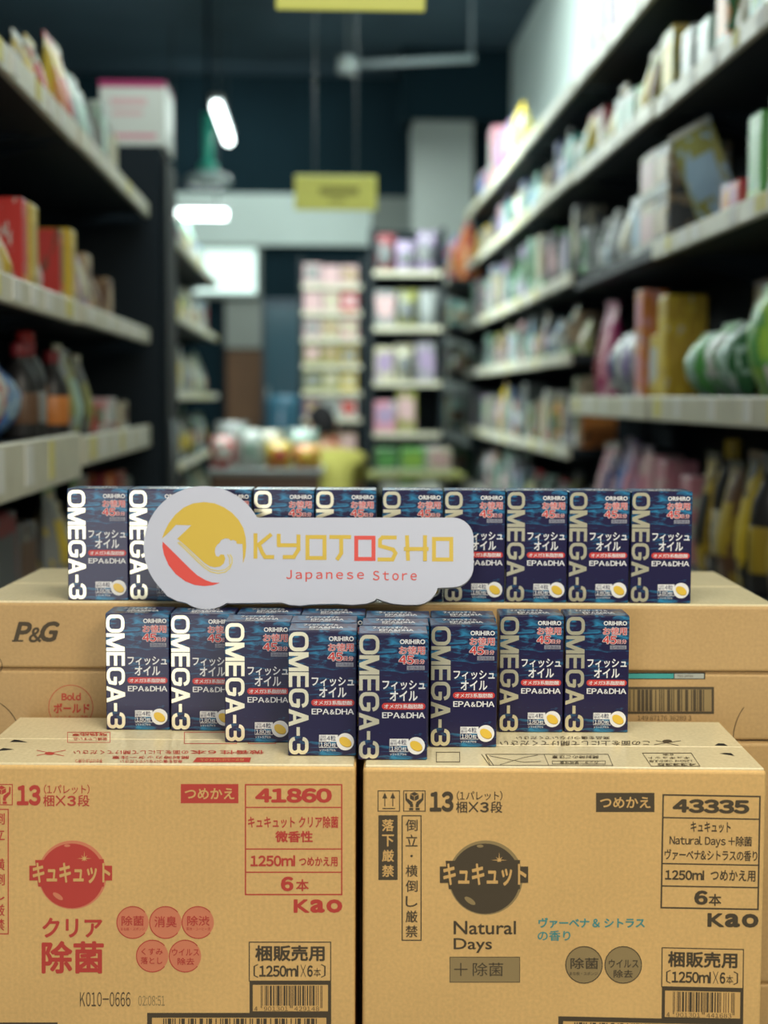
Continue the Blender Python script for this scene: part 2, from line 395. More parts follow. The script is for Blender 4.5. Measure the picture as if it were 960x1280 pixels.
    pr.rect(0.455, 0.832, 0.73, 0.884, M['white']); pr.text('1日目安', 0.462, 0.838, 0.555, 0.856, M['navy_ink'], lv=2)
    pr.text('量目', 0.462, 0.860, 0.555, 0.880, M['navy_ink'], lv=2)
    pr.text('4粒', 0.568, 0.838, 0.70, 0.880, M['navy_ink'], off=0.01, lv=2)
    pr.frame(0.455, 0.884, 0.73, 0.936, 0.0035, M['white']); pr.text('180', 0.470, 0.893, 0.63, 0.928, M['white'], off=0.006, lv=2)
    pr.text('粒', 0.64, 0.897, 0.70, 0.928, M['white'], off=0.01, lv=2)
    P['quantity_panel'] = pr.mb.mesh('quantity_panel')
    pr = Print(lambda x, y, l: Vector((x * 0.001, -l, SH - y * 0.001)), 0.00010); cx, cy = 0.838 * SW * 1000, 0.886 * SH * 1000
    pr.disc(cx, cy, 9.5, 9.5, M['white'], 4)
    pr.disc(cx + 0.3, cy + 0.7, 7.2, 4.9, M['gold_dark'], 5, 0.55); pr.disc(cx, cy, 7.1, 4.7, M['gold'], 6, 0.55)
    P['capsule_picture'] = pr.mb.mesh('capsule_picture')
    top = lambda x, y, l: Vector((x * SW, SD * (1 - y), SH + l))
    pr = Print(top, 0.00015)
    pr.text('フィッシュオイル', 0.20, 0.16, 0.72, 0.42, M['white'], off=0.02); pr.text('EPA&DHA', 0.30, 0.50, 0.80, 0.74, M['white'], off=0.02)
    pr.text('ORIHIRO', 0.30, 0.80, 0.60, 0.90, M['white'], off=0.02)
    P['top_print'] = pr.mb.mesh('top_print')
    return P
SUP = build_supplement_meshes()
def supplement_box(x, y, z, rz, label, group, lean=0.0):
    root = empty('supplement_box', (x, y, z), rz)
    tag(root, label, 'box', group)
    for nm, me in SUP.items():
        o = link(nm, me, root)
        if nm not in ('body', 'tuck_flap'): o['kind'] = 'stuff'
    return root
CT = 0.945          # top of the front cartons
PT = 1.083          # top of the long brown carton behind
LT = 'navy fish oil boxes standing on the front cartons'
UT = 'navy fish oil boxes standing on the long brown carton'
lower = [
    (-0.3320, 1.700, 0.0, 'navy fish oil box at the left end of the lower front row'),
    (-0.2560, 1.697, 0.0, 'navy fish oil box second from left in the lower row, partly covered'),
    (-0.1868, 1.640, 0.4, 'navy fish oil box third from left in the lower row, stepped forward'),
    (-0.1795, 1.699, 0.0, 'navy fish oil box hidden behind the third box of the lower row'),
    (-0.1115, 1.580, 0.3, 'navy fish oil box left of the frontmost one, over the carton edge'),
    (-0.1130, 1.637, 0.0, 'second navy box back in the file left of the frontmost box'),
    (-0.1045, 1.694, 0.0, 'rearmost navy box in the file left of the frontmost box'),
    (-0.0350, 1.563, 0.5, 'frontmost navy fish oil box bridging the gap between both cartons'),
    (-0.0325, 1.620, 0.0, 'second navy box back directly behind the frontmost box'),
    (-0.0295, 1.676, 0.0, 'rearmost navy box in the file behind the frontmost box'),
    (0.0435, 1.623, 0.5, 'navy fish oil box right of the frontmost one, third from right'),
    (0.0457, 1.680, 0.0, 'navy box tucked behind the third box from right, lower row'),
    (0.1255, 1.699, 0.0, 'navy fish oil box second from right in the lower row'),
    (0.2018, 1.700, 0.0, 'navy fish oil box at the right end of the lower row'),
]
for x, y, a, lb in lower: supplement_box(x, y, CT + 0.0016, R(a), lb, LT)
ordn = ['leftmost', 'second from left', 'third from left, behind the white sign', 'fourth from left, behind the white sign',
        'fifth from left, behind the white sign', 'sixth from left, behind the white sign', 'fourth from right, beside the white sign\'s end',
        'third from right', 'second from right', 'rightmost']
for x, a, on in zip((-0.397, -0.3215, -0.246, -0.169, -0.0934, -0.0117, 0.0640, 0.1400, 0.2160, 0.2922),
                    (0.2, 0.0, 0.3, -0.2, 0.0, 0.6, -0.2, -0.3, 0.2, -0.3), ordn):
    supplement_box(x, 1.801, PT + 0.0016, R(a), 'navy fish oil box on the upper row, ' + on, UT)

# ================================================================== the corrugated cartons
def carton(name, x0, x1, y0, y1, z0, z1, bodym, topm, label, group=None, rz=0.0, seam=None, handle=False):
    """local frame: front-left-bottom corner at the origin"""
    W, D, H = x1 - x0, y1 - y0, z1 - z0
    root = empty(name, (x0, y0, z0), rz); tag(root, label, 'carton', group)
    mb = MB(); mb.rbox(0, W, 0, D, 0, H - 0.001, bodym, 0.0035, 3); mb.build('body', root)
    mid = D * 0.5 if seam is None else seam
    for a, b in ((0.003, mid - 0.0012), (mid + 0.0012, D - 0.003)):
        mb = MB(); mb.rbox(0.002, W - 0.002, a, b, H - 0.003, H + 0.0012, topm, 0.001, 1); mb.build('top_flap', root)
    return root
def front_place(root, y0):
    """pixel measured on the photograph -> point on the carton's own front face (root-local)"""
    Mi = root.matrix_basis.inverted(); P0 = Vector((root.location.x, root.location.y, 0)); N = Matrix.Rotation(root.rotation_euler.z, 3, 'Z') @ Vector((0, -1, 0))
    return lambda px, py, l: Mi @ (hit(px, py, P0, N) + N * l)
def top_place(root, z):
    Mi = root.matrix_basis.inverted()
    return lambda px, py, l: Mi @ (hit(px, py, Vector((0, 0, z)), Vector((0, 0, 1))) + Vector((0, 0, l)))

def handling_marks(f, ox, oy, ink, inv, parent, tilt=0):
    pr = Print(f, 0.00012); X = lambda v: v + ox; Y = lambda v: v + oy
    pr.frame(X(472), Y(988), X(500), Y(1014.5), 1.1, ink)
    for c in (481, 491):
        pr.rect(X(c - 0.6), Y(993), X(c + 0.6), Y(1008), ink); pr.poly([(X(c - 3.2), Y(998)), (X(c), Y(990.5)), (X(c + 3.2), Y(998))], ink)
    pr.rect(X(478), Y(1010), X(494), Y(1011.3), ink)
    pr.frame(X(504), Y(988), X(532), Y(1014.5), 1.1, ink)
    pr.poly([(X(518), Y(989.8)), (X(523.5), Y(992.5)), (X(523.5), Y(998.5)), (X(518), Y(1001.5)), (X(512.5), Y(998.5)), (X(512.5), Y(992.5))], ink)
    pr.line([(X(512.8), Y(992.8)), (X(518), Y(995.4)), (X(523.2), Y(992.8))], 0.6, inv, 2); pr.line([(X(518), Y(995.4)), (X(518), Y(1001.2))], 0.6, inv, 2)
    for sgn in (-1, 1):
        h = lambda a, b: (X(518 + sgn * a), Y(b))
        pr.poly([h(9.5, 991), h(11.5, 992), h(11.2, 1000), h(5.6, 1006.5), h(5.6, 1009), h(1.6, 1009), h(1.6, 1005), h(9.0, 998)], ink)
        pr.line([h(8.2, 999.5), h(3.2, 1003.5)], 2.4, ink, 1)
        pr.rect(X(518 + sgn * 4 - 2.6), Y(1009.8), X(518 + sgn * 4 + 2.6), Y(1012.8), ink)
    pr.text('13', X(537), Y(989), X(567), Y(1015), ink, off=0.045, spacing=0.94)
    pr.text('(1パレット)', X(571), Y(988.5), X(628), Y(1000.5), ink, off=0.006)
    pr.text('梱', X(570), Y(1001.5), X(584), Y(1016), ink, off=0.012); pr.line([(X(586.5), Y(1003)), (X(597), Y(1014.5))], 1.8, ink); pr.line([(X(597), Y(1003)), (X(586.5), Y(1014.5))], 1.8, ink)
    pr.text('3', X(600), Y(1002.5), X(611), Y(1015.5), ink, off=0.03); pr.text('段', X(613), Y(1001.5), X(628), Y(1016), ink, off=0.012)
    pr.build('handling_marks', parent)
    pr = Print(f, 0.00012)
    pr.rect(X(473), Y(1019), X(497), Y(1100), ink)
    for c, y in zip('落下厳禁', (1024, 1043, 1062, 1081)): pr.text(c, X(477.5), Y(y), X(492.5), Y(y + 15), inv, off=0.022, lv=2)
    pr.build('drop_warning', parent)
    pr = Print(f, 0.00012)
    pr.frame(X(502), Y(1019), X(527), Y(1176), 1.4, ink)
    for c, y in zip('倒立・横倒し厳禁', (1024, 1043, 1064, 1081, 1100, 1120, 1138, 1156.5)):
        if c == '・': pr.disc(X(514.5), Y(1070), 1.6, 1.6, ink); continue
        pr.text(c, X(507), Y(y), X(522), Y(y + (13.5 if c == 'し' else 15)), ink, off=0.01)
    pr.build('upright_warning', parent)

def brand_ball(f, cx, cy, r, tx0, ty0, tx1, ty1, ink, half, inv, parent, sx, sy):
    pr = Print(f, 0.00012)
    pr.disc(cx, cy, r, r, half, 0, n=48); pr.disc(cx - 0.8, cy + 1.2, r - 2.6, r - 2.6, ink, 1, n=48)
    pr.disc(cx - r * 0.42, cy + r * 0.62, r * 0.17, r * 0.07, half, 2, 0.6); pr.disc(cx - r * 0.15, cy - r * 0.85, r * 0.09, r * 0.04, half, 2)
    pr.star(sx, sy, r * 0.22, inv, 2)
    t = 'キュキュット'
    m = 5.2
    pr.rect(tx0 - m + 1, ty0 + 4, tx1 + m - 3, ty1 - 3.5, ink, 2)
    pr.poly([(tx0 + 3, ty0 - m + 2), (tx0 + 28, ty0 - m + 2), (tx0 + 28, ty1 + m - 1), (tx0 + 7, ty1 + m - 1)], ink, 3)
    pr.rect(tx0 + 20, ty0 - 2, tx1 - 14, ty1 + m - 1, ink, 2)
    pr.poly([(tx1 - 20, ty0 - m + 1), (tx1 - 8, ty0 - m + 1), (tx1 - 8, ty1 + m - 1), (tx1 - 20, ty1 + m - 1)], ink, 3)
    pr.text(t, tx0, ty0, tx1, ty1, inv, off=0.028, lv=5, spacing=0.92)
    pr.build('round_brand_mark', parent)

def kao(pr, x0, y0, x1, y1, ink):
    pr.text('K', x0, y0, x0 + (x1 - x0) * 0.33, y1, ink, off=0.03, gothic=False); pr.text('a', x0 + (x1 - x0) * 0.34, y0, x0 + (x1 - x0) * 0.64, y1, ink, off=0.035, gothic=False)
    pr.text('o', x0 + (x1 - x0) * 0.67, y0, x1, y1, ink, off=0.03, gothic=False)

def sale_panel(f, x0, y0, code, parent, bx0):
    ink = M['brown']; pr = Print(f, 0.00012)
    pr.frame(x0, y0, x0 + 103, y0 + 50, 1.3, ink)
    pr.text('梱販売用', x0 + 8, y0 + 4.5, x0 + 95, y0 + 24.5, ink, off=0.03)
    pr.text('〔', x0 + 6, y0 + 28, x0 + 12, y0 + 45, ink); pr.text('〕', x0 + 90, y0 + 28, x0 + 96, y0 + 45, ink)
    pr.text('1250m|', x0 + 13, y0 + 29.5, x0 + 62, y0 + 44, ink, off=0.03, spacing=0.9)
    pr.line([(x0 + 65, y0 + 29), (x0 + 71, y0 + 44)], 0.8, ink); pr.line([(x0 + 71, y0 + 29), (x0 + 65, y0 + 44)], 0.8, ink)
    pr.text('6', x0 + 73, y0 + 29.5, x0 + 80, y0 + 44, ink, off=0.03); pr.text('本', x0 + 81, y0 + 33, x0 + 90, y0 + 44, ink)
    pr.build('case_sale_panel', parent)
    pr = Print(f, 0.00012)
    pr.frame(x0 + 1, y0 + 50, x0 + 103, y0 + 91, 4, ink); pr.rect(x0 + 5, y0 + 54, x0 + 99, y0 + 87, M['tan'])
    bars(pr, ean13(code), x0 + 15, y0 + 55, x0 + 92, y0 + 83, ink)
    pr.rect(x0 + 17, y0 + 80, x0 + 51, y0 + 87, M['tan'], 2); pr.rect(x0 + 55, y0 + 80, x0 + 89, y0 + 87, M['tan'], 2)
    pr.text(code[0], x0 + 7, y0 + 81, x0 + 11, y0 + 86.5, ink, lv=3); pr.text(code[1:7], x0 + 19, y0 + 81, x0 + 49, y0 + 86.5, ink, lv=3, spacing=1.2)
    pr.text(code[7:], x0 + 57, y0 + 81, x0 + 88, y0 + 86.5, ink, lv=3, spacing=1.2)
    pr.build('small_barcode', parent)
    pr = Print(f, 0.00012)
    pr.frame(bx0, y0 + 89, x0 + 103, y0 + 150, 6, ink, 1); pr.rect(bx0 + 6, y0 + 95, x0 + 97, y0 + 144, M['tan'])
    bars(pr, itf('1' + code[:12] + '5'), bx0 + 20, y0 + 96, x0 + 85, y0 + 143, ink)
    pr.build('large_barcode', parent)

def claim_ring(f, cx, cy, r, lines, ink, fill, parent, gap):
    pr = Print(f, 0.00012); pr.disc(cx, cy, r - 0.5, r - 0.5, fill, 0)
    pr.arc(cx, cy, r, 1.1, gap, 2 * math.pi - gap, ink, 1)
    for (t, x0, y0, x1, y1) in lines: pr.text(t, x0, y0, x1, y1, ink, off=0.01 if y1 - y0 > 6 else 0, lv=2)
    pr.build('claim_badge', parent)

# --- left front carton (red print)
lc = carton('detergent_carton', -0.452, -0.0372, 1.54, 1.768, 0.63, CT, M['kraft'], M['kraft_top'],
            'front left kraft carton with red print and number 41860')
f = front_place(lc, 1.54); ink = M['red']
handling_marks(f, -516, -8, ink, M['tan'], lc)
brand_ball(f, 90.5, 1093.5, 43, 41, 1078, 138, 1104, ink, M['pink'], M['tan'], lc, 105.5, 1073)
pr = Print(f, 0.00012); pr.text('クリア', 53, 1147, 128, 1172, ink, off=0.03); pr.text('除菌', 52, 1176, 130, 1217, ink, off=0.03); pr.build('product_name', lc)
pr = Print(f, 0.00012); pr.rect(226, 980, 298, 1004, ink); pr.text('つめかえ', 231, 985, 293, 999, M['tan'], off=0.02, lv=2); pr.build('refill_tag', lc)
pr = Print(f, 0.00012); pr.frame(306, 980, 428, 1119, 1.7, ink)
for y in (1008.5, 1060.5, 1089.5): pr.rect(306, y, 428, y + 1.5, ink)
pr.text('41860', 319, 985, 415, 1003.5, ink, off=0.052); pr.text('キュキュット クリア除菌', 310, 1020, 423, 1035, ink, off=0.024)
pr.text('微香性', 344, 1038.5, 391, 1053, ink, off=0.03); pr.text('1250m|', 313, 1069, 369, 1083, ink, off=0.034)
pr.text('つめかえ用', 374, 1071, 422, 1083, ink, off=0.026); pr.text('6', 351, 1095.5, 367, 1114, ink, off=0.045); pr.text('本', 370, 1099, 386, 1114, ink, off=0.02)
pr.build('number_table', lc)
pr = Print(f, 0.00012); kao(pr, 367, 1124, 428, 1141, ink); pr.build('maker_mark', lc)
SM = 'まな板・スポンジ'
for a in ((166, 1153, [('除菌', 152, 1144.5, 180, 1157), (SM, 151, 1159, 181, 1163)]), (207, 1153, [('消臭', 193, 1145, 221, 1159)]),
          (247.5, 1153, [('除渋', 234, 1144.5, 262, 1157), ('茶渋・コーヒー渋', 233, 1159, 263, 1163)]),
          (190.5, 1195, [('くすみ', 177, 1185, 203.5, 1193.5), ('落とし', 176, 1196, 203, 1205)]),
          (231.5, 1195, [('ウイルス', 215, 1185.5, 249, 1194.5), ('除去', 222, 1197, 243, 1206)])):
    claim_ring(f, a[0], a[1], 20.5, a[2], ink, M['pink'], lc, 0.7)
sale_panel(f, 311, 1177, '4901301429148', lc, 184)
pr = Print(f, 0.00012); pr.text('K010-0666', 100, 1240, 163, 1258, M['brown'], spacing=1.15); pr.text('02:08:51', 173, 1244.5, 206, 1257, M['grey_ink'], spacing=1.1); pr.build('lot_stamp', lc)
pr = Print(f, 0.00012); pr.frame(-35, 1278, 72, 1315, 5, M['brown']); pr.build('corner_frame', lc)
t = top_place(lc, CT + 0.0012)
def top_text(pr, s, x0, y0, x1, y1, ink, off=0.012): pr.text(s, x0, y0, x1, y1, ink, off=off, rot=180)
pr = Print(t, 0.0001)
pr.frame(84, 915, 138, 928.5, 0.8, ink); top_text(pr, '取扱注意', 90, 917, 134, 920.5, ink); top_text(pr, '破損しやすい品', 92, 922, 134, 926, ink)
top_text(pr, '41860', 100, 916, 130, 919, ink)
for a, b in ((230, 296), (310, 345)): pr.frame(a, 915, b, 930, 0.8, ink)
pr.disc(62, 942, 6, 2, ink); pr.line([(46, 938), (80, 945)], 0.8, ink); pr.line([(46, 944.5), (82, 938)], 0.8, ink)
top_text(pr, 'この面を上にして開けてください', 92, 938, 245, 943, ink); top_text(pr, '開封時カッター注意', 140, 945, 236, 949, ink)
top_text(pr, '手かけ穴から持つ', 94, 949, 128, 954, ink); top_text(pr, '商品を傷つけないでください', 150, 950, 228, 954, ink)
pr.poly([(241, 953), (312, 953), (314, 947), (246, 947)], ink, 0); pr.text('段ボールはリサイクル', 250, 948.5, 305, 951.8, M['tan'], rot=180, lv=2)
top_text(pr, '微香性 6本', 240, 938, 330, 943, ink)
pr.build('top_print', lc)
pr = Print(t, 0.0001); pr.poly([(12, 927.5), (18, 924.5), (25, 925.5), (35, 928)], M['dark']); pr.poly([(-4, 939), (4, 935), (12, 936), (18, 937)], M['dark']); pr.build('hand_hole', lc)

# --- right front carton (brown print)
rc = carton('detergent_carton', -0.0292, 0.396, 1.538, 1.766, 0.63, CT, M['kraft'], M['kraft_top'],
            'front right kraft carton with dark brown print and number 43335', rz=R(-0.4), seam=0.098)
f = front_place(rc, 1.538); ink = M['brown']
handling_marks(f, 0, 0, ink, M['tan'], rc)
brand_ball(f, 607, 1097, 46.5, 554, 1079, 658, 1107, ink, M['grey_ink'], M['tan'], rc, 624, 1075)
pr = Print(f, 0.00012); pr.text('Natural', 567, 1151, 645, 1168, ink, off=0.012, gothic=False); pr.text('Days', 567, 1172.5, 615, 1191, ink, off=0.012, gothic=False); pr.build('product_name', rc)
pr = Print(f, 0.00012); pr.rect(562, 1196, 650, 1228, M['grey_ink']); pr.frame(562, 1196, 650, 1228, 0.7, ink, 1)
pr.line([(568, 1211.5), (584, 1211.5)], 1.3, ink, 2); pr.line([(576, 1204), (576, 1219.5)], 1.3, ink, 2); pr.text('除菌', 591, 1203, 629, 1220, ink, lv=2); pr.build('grey_claim_bar', rc)
def tl(x, y): return (x, y)
pr = Print(f, 0.00012); pr.rect(745, 991, 818, 1015, ink); pr.text('つめかえ', 750, 996, 813, 1010, M['tan'], off=0.02, lv=2); pr.build('refill_tag', rc)
ft = lambda px, py, l: f(px - (py - 993) * 0.018, py + (px - 827) * 0.018, l)
pr = Print(ft, 0.00012); pr.frame(828, 992.5, 951, 1135.5, 2.0, ink)
for y in (1021, 1078.5, 1106.5): pr.rect(828, y, 951, y + 1.7, ink)
pr.text('43335', 841, 998, 937, 1015.5, ink, off=0.052); pr.text('キュキュット', 864, 1026, 914, 1039.5, ink, off=0.022)
pr.text('Natural Days +除菌', 838, 1043.5, 941, 1058, ink, off=0.016, spacing=0.95); pr.text('ヴァーベナ&シトラスの香り', 832, 1061, 948, 1074.5, ink, off=0.016)
pr.text('1250m|', 833, 1087, 882, 1099.5, ink, off=0.034); pr.text('つめかえ用', 890, 1086, 946, 1100, ink, off=0.018)
pr.text('6', 870, 1112, 887, 1130, ink, off=0.045); pr.text('本', 888, 1116, 904, 1131, ink, off=0.02)
pr.build('number_table', rc)
pr = Print(ft, 0.00012); kao(pr, 887, 1140, 951, 1157.5, ink); pr.build('maker_mark', rc)
pr = Print(f, 0.00012); pr.text('ヴァーベナ & シトラス', 673, 1147, 806, 1160, M['teal'], off=0.028); pr.text('の香り', 672, 1163, 713, 1176, M['teal'], off=0.016); pr.build('scent_line', rc)
claim_ring(f, 730, 1206, 23.5, [('除菌', 713, 1197, 748, 1211), (SM, 712, 1214.5, 747, 1219)], ink, M['grey_ink'], rc, 0.01)
claim_ring(f, 779, 1206, 23.5, [('ウイルス', 761, 1199, 798, 1209.5), ('除去', 767, 1212, 791, 1222)], ink, M['grey_ink'], rc, 0.01)
fs = lambda px, py, l: f(px - (py - 1184) * 0.012, py + (px - 827) * 0.022, l)
sale_panel(fs, 827, 1184, '4901301441683', rc, 699)
t = top_place(rc, CT + 0.0012)
pr = Print(t, 0.0001)
top_text(pr, 'この面を上にして開けてください', 625, 926, 812, 932, ink); top_text(pr, '商品を傷つけないでください', 645, 920.5, 762, 924.5, ink)
pr.disc(834, 926.5, 6, 2, ink); pr.line([(818, 931), (851, 926)], 0.8, ink); pr.line([(820, 926), (848, 932)], 0.8, ink)
pr.line([(602, 943), (612, 957)], 1.0, ink); pr.line([(607, 943), (617, 957)], 1.0, ink)
def skew_box(pr, x0, y0, x1, y1, dx, ink):
    pr.line([(x0, y0), (x1, y0)], 0.8, ink); pr.line([(x0 + dx, y1), (x1 + dx, y1)], 0.8, ink); pr.line([(x0, y0), (x0 + dx, y1)], 0.8, ink); pr.line([(x1, y0), (x1 + dx, y1)], 0.8, ink)
skew_box(pr, 607, 943, 680, 957, 6, ink); skew_box(pr, 680, 943, 760, 957, 6, ink)
pr.line([(625, 956), (655, 947), (672, 944)], 0.7, ink); pr.line([(612, 945), (655, 953), (676, 952)], 0.7, ink)
top_text(pr, '開封時のご注意', 690, 944.5, 748, 948.5, ink); pr.frame(690, 951, 757, 955.5, 0.7, ink); top_text(pr, 'カッター使用注意', 700, 951.8, 748, 954.8, ink)
skew_box(pr, 803, 941.5, 864, 958, 11, ink)
top_text(pr, '6本', 828, 942.3, 842, 944.8, ink); top_text(pr, 'キュキュット', 810, 946, 862, 949, ink); top_text(pr, '1250m| つめかえ用', 812, 950, 866, 953, ink); top_text(pr, '43335', 822, 954.3, 870, 957.3, ink, 0.03)
pr.frame(545, 940, 575, 953, 0.8, ink)
pr.build('top_print', rc)
pr = Print(t, 0.0001); pr.poly([(893, 932), (898, 929), (905, 929.5), (910, 932.5)], M['dark']); pr.poly([(899, 942), (907, 941), (914, 941.5), (918, 945)], M['dark']); pr.build('hand_hole', rc)

# --- cartons under the front pair, down to the floor (only reachable from a lower view)
for (x0, x1, nm) in ((-0.452, -0.0372, 'left'), (-0.0292, 0.396, 'right')):
    for k, wd in ((1, 'second from top'), (2, 'standing on the floor')):
        carton('detergent_carton', x0, x1, 1.54, 1.768, 0.315 * (2 - k) + 0.0, 0.315 * (3 - k) - 0.0014, M['kraft'], M['kraft_top'],
               'plain kraft carton under the front ' + nm + ' printed carton, ' + wd)
# --- long brown cartons behind
LB = dict(x0=-0.512, x1=0.470, y0=1.792, y1=2.14)
up = carton('long_carton', LB['x0'], LB['x1'], LB['y0'], LB['y1'], 1.0015, PT, M['kraft_dull'], M['kraft_top'],
            'long brown carton holding the upper row of navy boxes, P&G lettering at left')
f = front_place(up, 1.792)
pr = Print(f, 0.00012); pr.text('P', 17, 777, 40, 802, M['brown'], off=0.045, shear=0.28); pr.text('&', 36, 784, 53, 803, M['brown'], off=0.028, shear=0.2, lv=2)
pr.text('G', 50, 776.5, 75, 802.5, M['brown'], off=0.042, shear=0.28)
for (a, b, c_) in ((15, 29, 802.2), ): pr.rect(a, c_ - 2.2, b, c_, M['brown'])
pr.build('maker_lettering', up)
pr = Print(f, 0.00012); pr.arc(-10, 832, 13, 0.8, -1.2, 0.6, M['dark']); pr.build('perforation', up)
lo = carton('long_carton', LB['x0'] - 0.004, LB['x1'] + 0.006, LB['y0'] + 0.002, LB['y1'], 0.916, 0.9995, M['kraft_dull'], M['kraft_dull'],
            'lower long brown carton with red round mark at left and barcode at right')
f = front_place(lo, 1.794)
pr = Print(f, 0.00012); pr.arc(88.5, 884, 28, 0.8, 0, 2 * math.pi, M['red'], n=40)
pr.text('Bold', 77, 866, 101, 875.5, M['red'], off=0.03); pr.text('ボールド', 67, 879, 112, 891.5, M['red'], off=0.03); pr.text('ジェルボール洗剤', 69, 894, 110, 898, M['red'])
pr.build('round_red_mark', lo)
pr = Print(f, 0.00012); pr.frame(700, 858.5, 892.5, 892.5, 3.2, M['brown']); pr.rect(703, 861.7, 889, 889, M['grey_ink'])
random.seed(5); x = 706.0
bars(pr, itf('14987176362893')[:], 712, 862, 880, 889, M['brown'])
pr.text('149 87176 36289 3', 797, 894.5, 864, 900.5, M['brown'], spacing=1.1); pr.build('barcode_panel', lo)
pr = Print(f, 0.00012); pr.arc(986, 925, 70, 0.9, math.pi, math.pi * 1.2, M['dark'], n=30); pr.rect(925, 924.5, 960, 925.6, M['dark']); pr.arc(-25, 922, 50, 0.9, -1.4, 0.0, M['dark'], n=30)
pr.build('handle_perforation', lo)
pr = Print(f, 0.0002); pr.rect(740, 840.5, 881.5, 849.0, M['dark'])
pr.rect(742, 842, 842, 848, mat('teal_film', (0.05, 0.34, 0.33), 0.3), 1); pr.rect(843, 842, 880, 848, mat('grey_film', (0.40, 0.42, 0.38), 0.4), 1)
pr.text('P&G JAPAN', 847, 843.2, 866, 846.6, M['brown'], lv=2)
pr.build('open_slot', lo)
for k in range(3):
    carton('long_carton', LB['x0'] - 0.002, LB['x1'] + 0.03 - 0.01 * k, LB['y0'] + 0.001, LB['y1'], 0.305 * k, 0.305 * (k + 1) - 0.0014, M['kraft_dull'], M['kraft_dull'],
           'plain brown carton at the back of the stack, ' + ['on the floor', 'middle of three', 'just below the barcode carton'][k])

# ================================================================== the die-cut shop sign
SB = Vector((0, 1.7365, 0)); SBZ = CT + SH + 0.0021; LEAN = R(16.5)
SN = Vector((0, -math.cos(LEAN), math.sin(LEAN)))
SP0 = Vector((0, 1.7365, SBZ))
sign = empty('shop_sign', hit(262, 761, SP0, SN)); sign.location.y = 1.7365; sign.location.z = SBZ
tag(sign, 'white die-cut shop sign with yellow lettering leaning on the upper navy boxes', 'sign')
SMi = sign.matrix_basis.inverted()
def sp(px, py, l): return SMi @ (hit(px, py, SP0, SN) + SN * l)
def catmull(P, n=5):
    out = []
    for i in range(len(P)):
        p0, p1, p2, p3 = P[i - 1], P[i], P[(i + 1) % len(P)], P[(i + 2) % len(P)]
        for k in range(n):
            t_ = k / n
            out.append(tuple(0.5 * (2 * p1[j] + (p2[j] - p0[j]) * t_ + (2 * p0[j] - 5 * p1[j] + 4 * p2[j] - p3[j]) * t_ ** 2 + (3 * p1[j] - p0[j] - 3 * p2[j] + p3[j]) * t_ ** 3) for j in (0, 1)))
    return out
def circ(cx, cy, r, a0, a1, n): return [(cx + r * math.cos(R(a0 + (a1 - a0) * k / n)), cy + r * math.sin(R(a0 + (a1 - a0) * k / n))) for k in range(n + 1)]
outline = circ(255, 683, 75.5, 134, 331, 34)           # big round end: down the left, over the top
outline += [(324, 647)] + circ(566, 673, 26, -90, 0, 8) + circ(566, 708, 26, 0, 90, 8)
outline += [(548, 735)] + circ(520, 728, 28, 15, 90, 7) + [(505, 756), (490, 754.5), (478, 751), (471, 748), (468, 751), (458, 754.5), (440, 756), (420, 754.5), (400, 755), (388, 755.5), (375, 757), (362, 756), (352, 753), (288, 754)]
outline += circ(258, 717, 44.5, 55, 125, 10) + [(221, 751), (215, 748), (209, 745)]
TH = 0.010
n = len(outline)
A_ = [sp(x, y, 0) for x, y in outline]; B_ = [sp(x, y, 0) - SN * TH for x, y in outline]
def flat_fill(loop):
    bm = bmesh.new(); vs = [bm.verts.new(p) for p in loop]; f_ = bm.faces.new(vs); r_ = bmesh.ops.triangulate(bm, faces=[f_], ngon_method='EAR_CLIP')
    bm.verts.index_update(); fs_ = [[q.index for q in g.verts] for g in bm.faces]; bm.free(); return fs_
tri = flat_fill(A_)
mb = MB(); mb.add(A_ + B_, [tuple(q) for q in tri], M['signwhite'])
mb.add(A_ + B_, [tuple(q + n for q in g[::-1]) for g in tri], M['signedge'])
mb.add(A_ + B_, [(i, i + n, (i + 1) % n + n, (i + 1) % n) for i in range(n)], M['signedge'])
mb.build('board', sign)
class SPrint(Print):
    def fill(s, pts, m, lv=0):
        P3 = [s.place(x, y, s.lift * (1 + lv)) for x, y in pts]; s.mb.add(P3, flat_fill(P3), m); return s
Z = lambda pts: [(175 + x / 6, 600 + y / 6) for x, y in pts]
pr = SPrint(sp, 0.0002)
# yellow sun with the K arm and the wave cut out of its lower left
pr.fill(Z([(165, 440), (180, 395), (215, 325), (265, 260), (330, 205), (400, 175), (480, 165), (560, 175), (630, 205), (690, 245), (740, 300), (775, 360),
           (793, 430), (797, 500), (790, 570), (772, 625), (772, 560), (768, 480), (740, 480), (725, 478), (722, 460), (700, 450), (680, 455), (665, 440), (640, 438), (610, 450),
           (595, 475), (580, 485), (565, 510), (562, 540), (570, 570), (590, 575), (605, 558), (630, 560), (640, 590), (630, 625), (600, 650), (560, 655),
           (520, 645), (480, 620), (420, 565), (350, 500), (285, 445), (275, 445), (385, 340), (270, 337), (215, 395)]), M['signyellow'])
pr.build('yellow_sun', sign)
pr = SPrint(sp, 0.0002)
for off_, t_ in ((0, 1.6), (18, 1.3)):
    pr.line(Z([(285 + off_ * .6, 470 - off_ * .2), (350, 530 - off_), (420, 600 - off_), (480, 655 - off_), (530, 688 - off_), (585, 700 - off_), (640, 690 - off_), (675, 660 - off_), (690 - off_, 620), (690 - off_, 585), (676 - off_, 560)]), t_, M['signyellow2'])
pr.build('wave_lines', sign)
pr = SPrint(sp, 0.0002)
pr.fill(Z([(170, 462), (230, 520), (300, 590), (370, 660), (430, 715), (490, 750), (540, 768), (600, 772), (545, 790), (480, 796), (410, 788), (340, 760), (270, 708), (215, 640), (180, 560), (168, 500)]), M['signred'])
pr.build('red_crescent', sign)
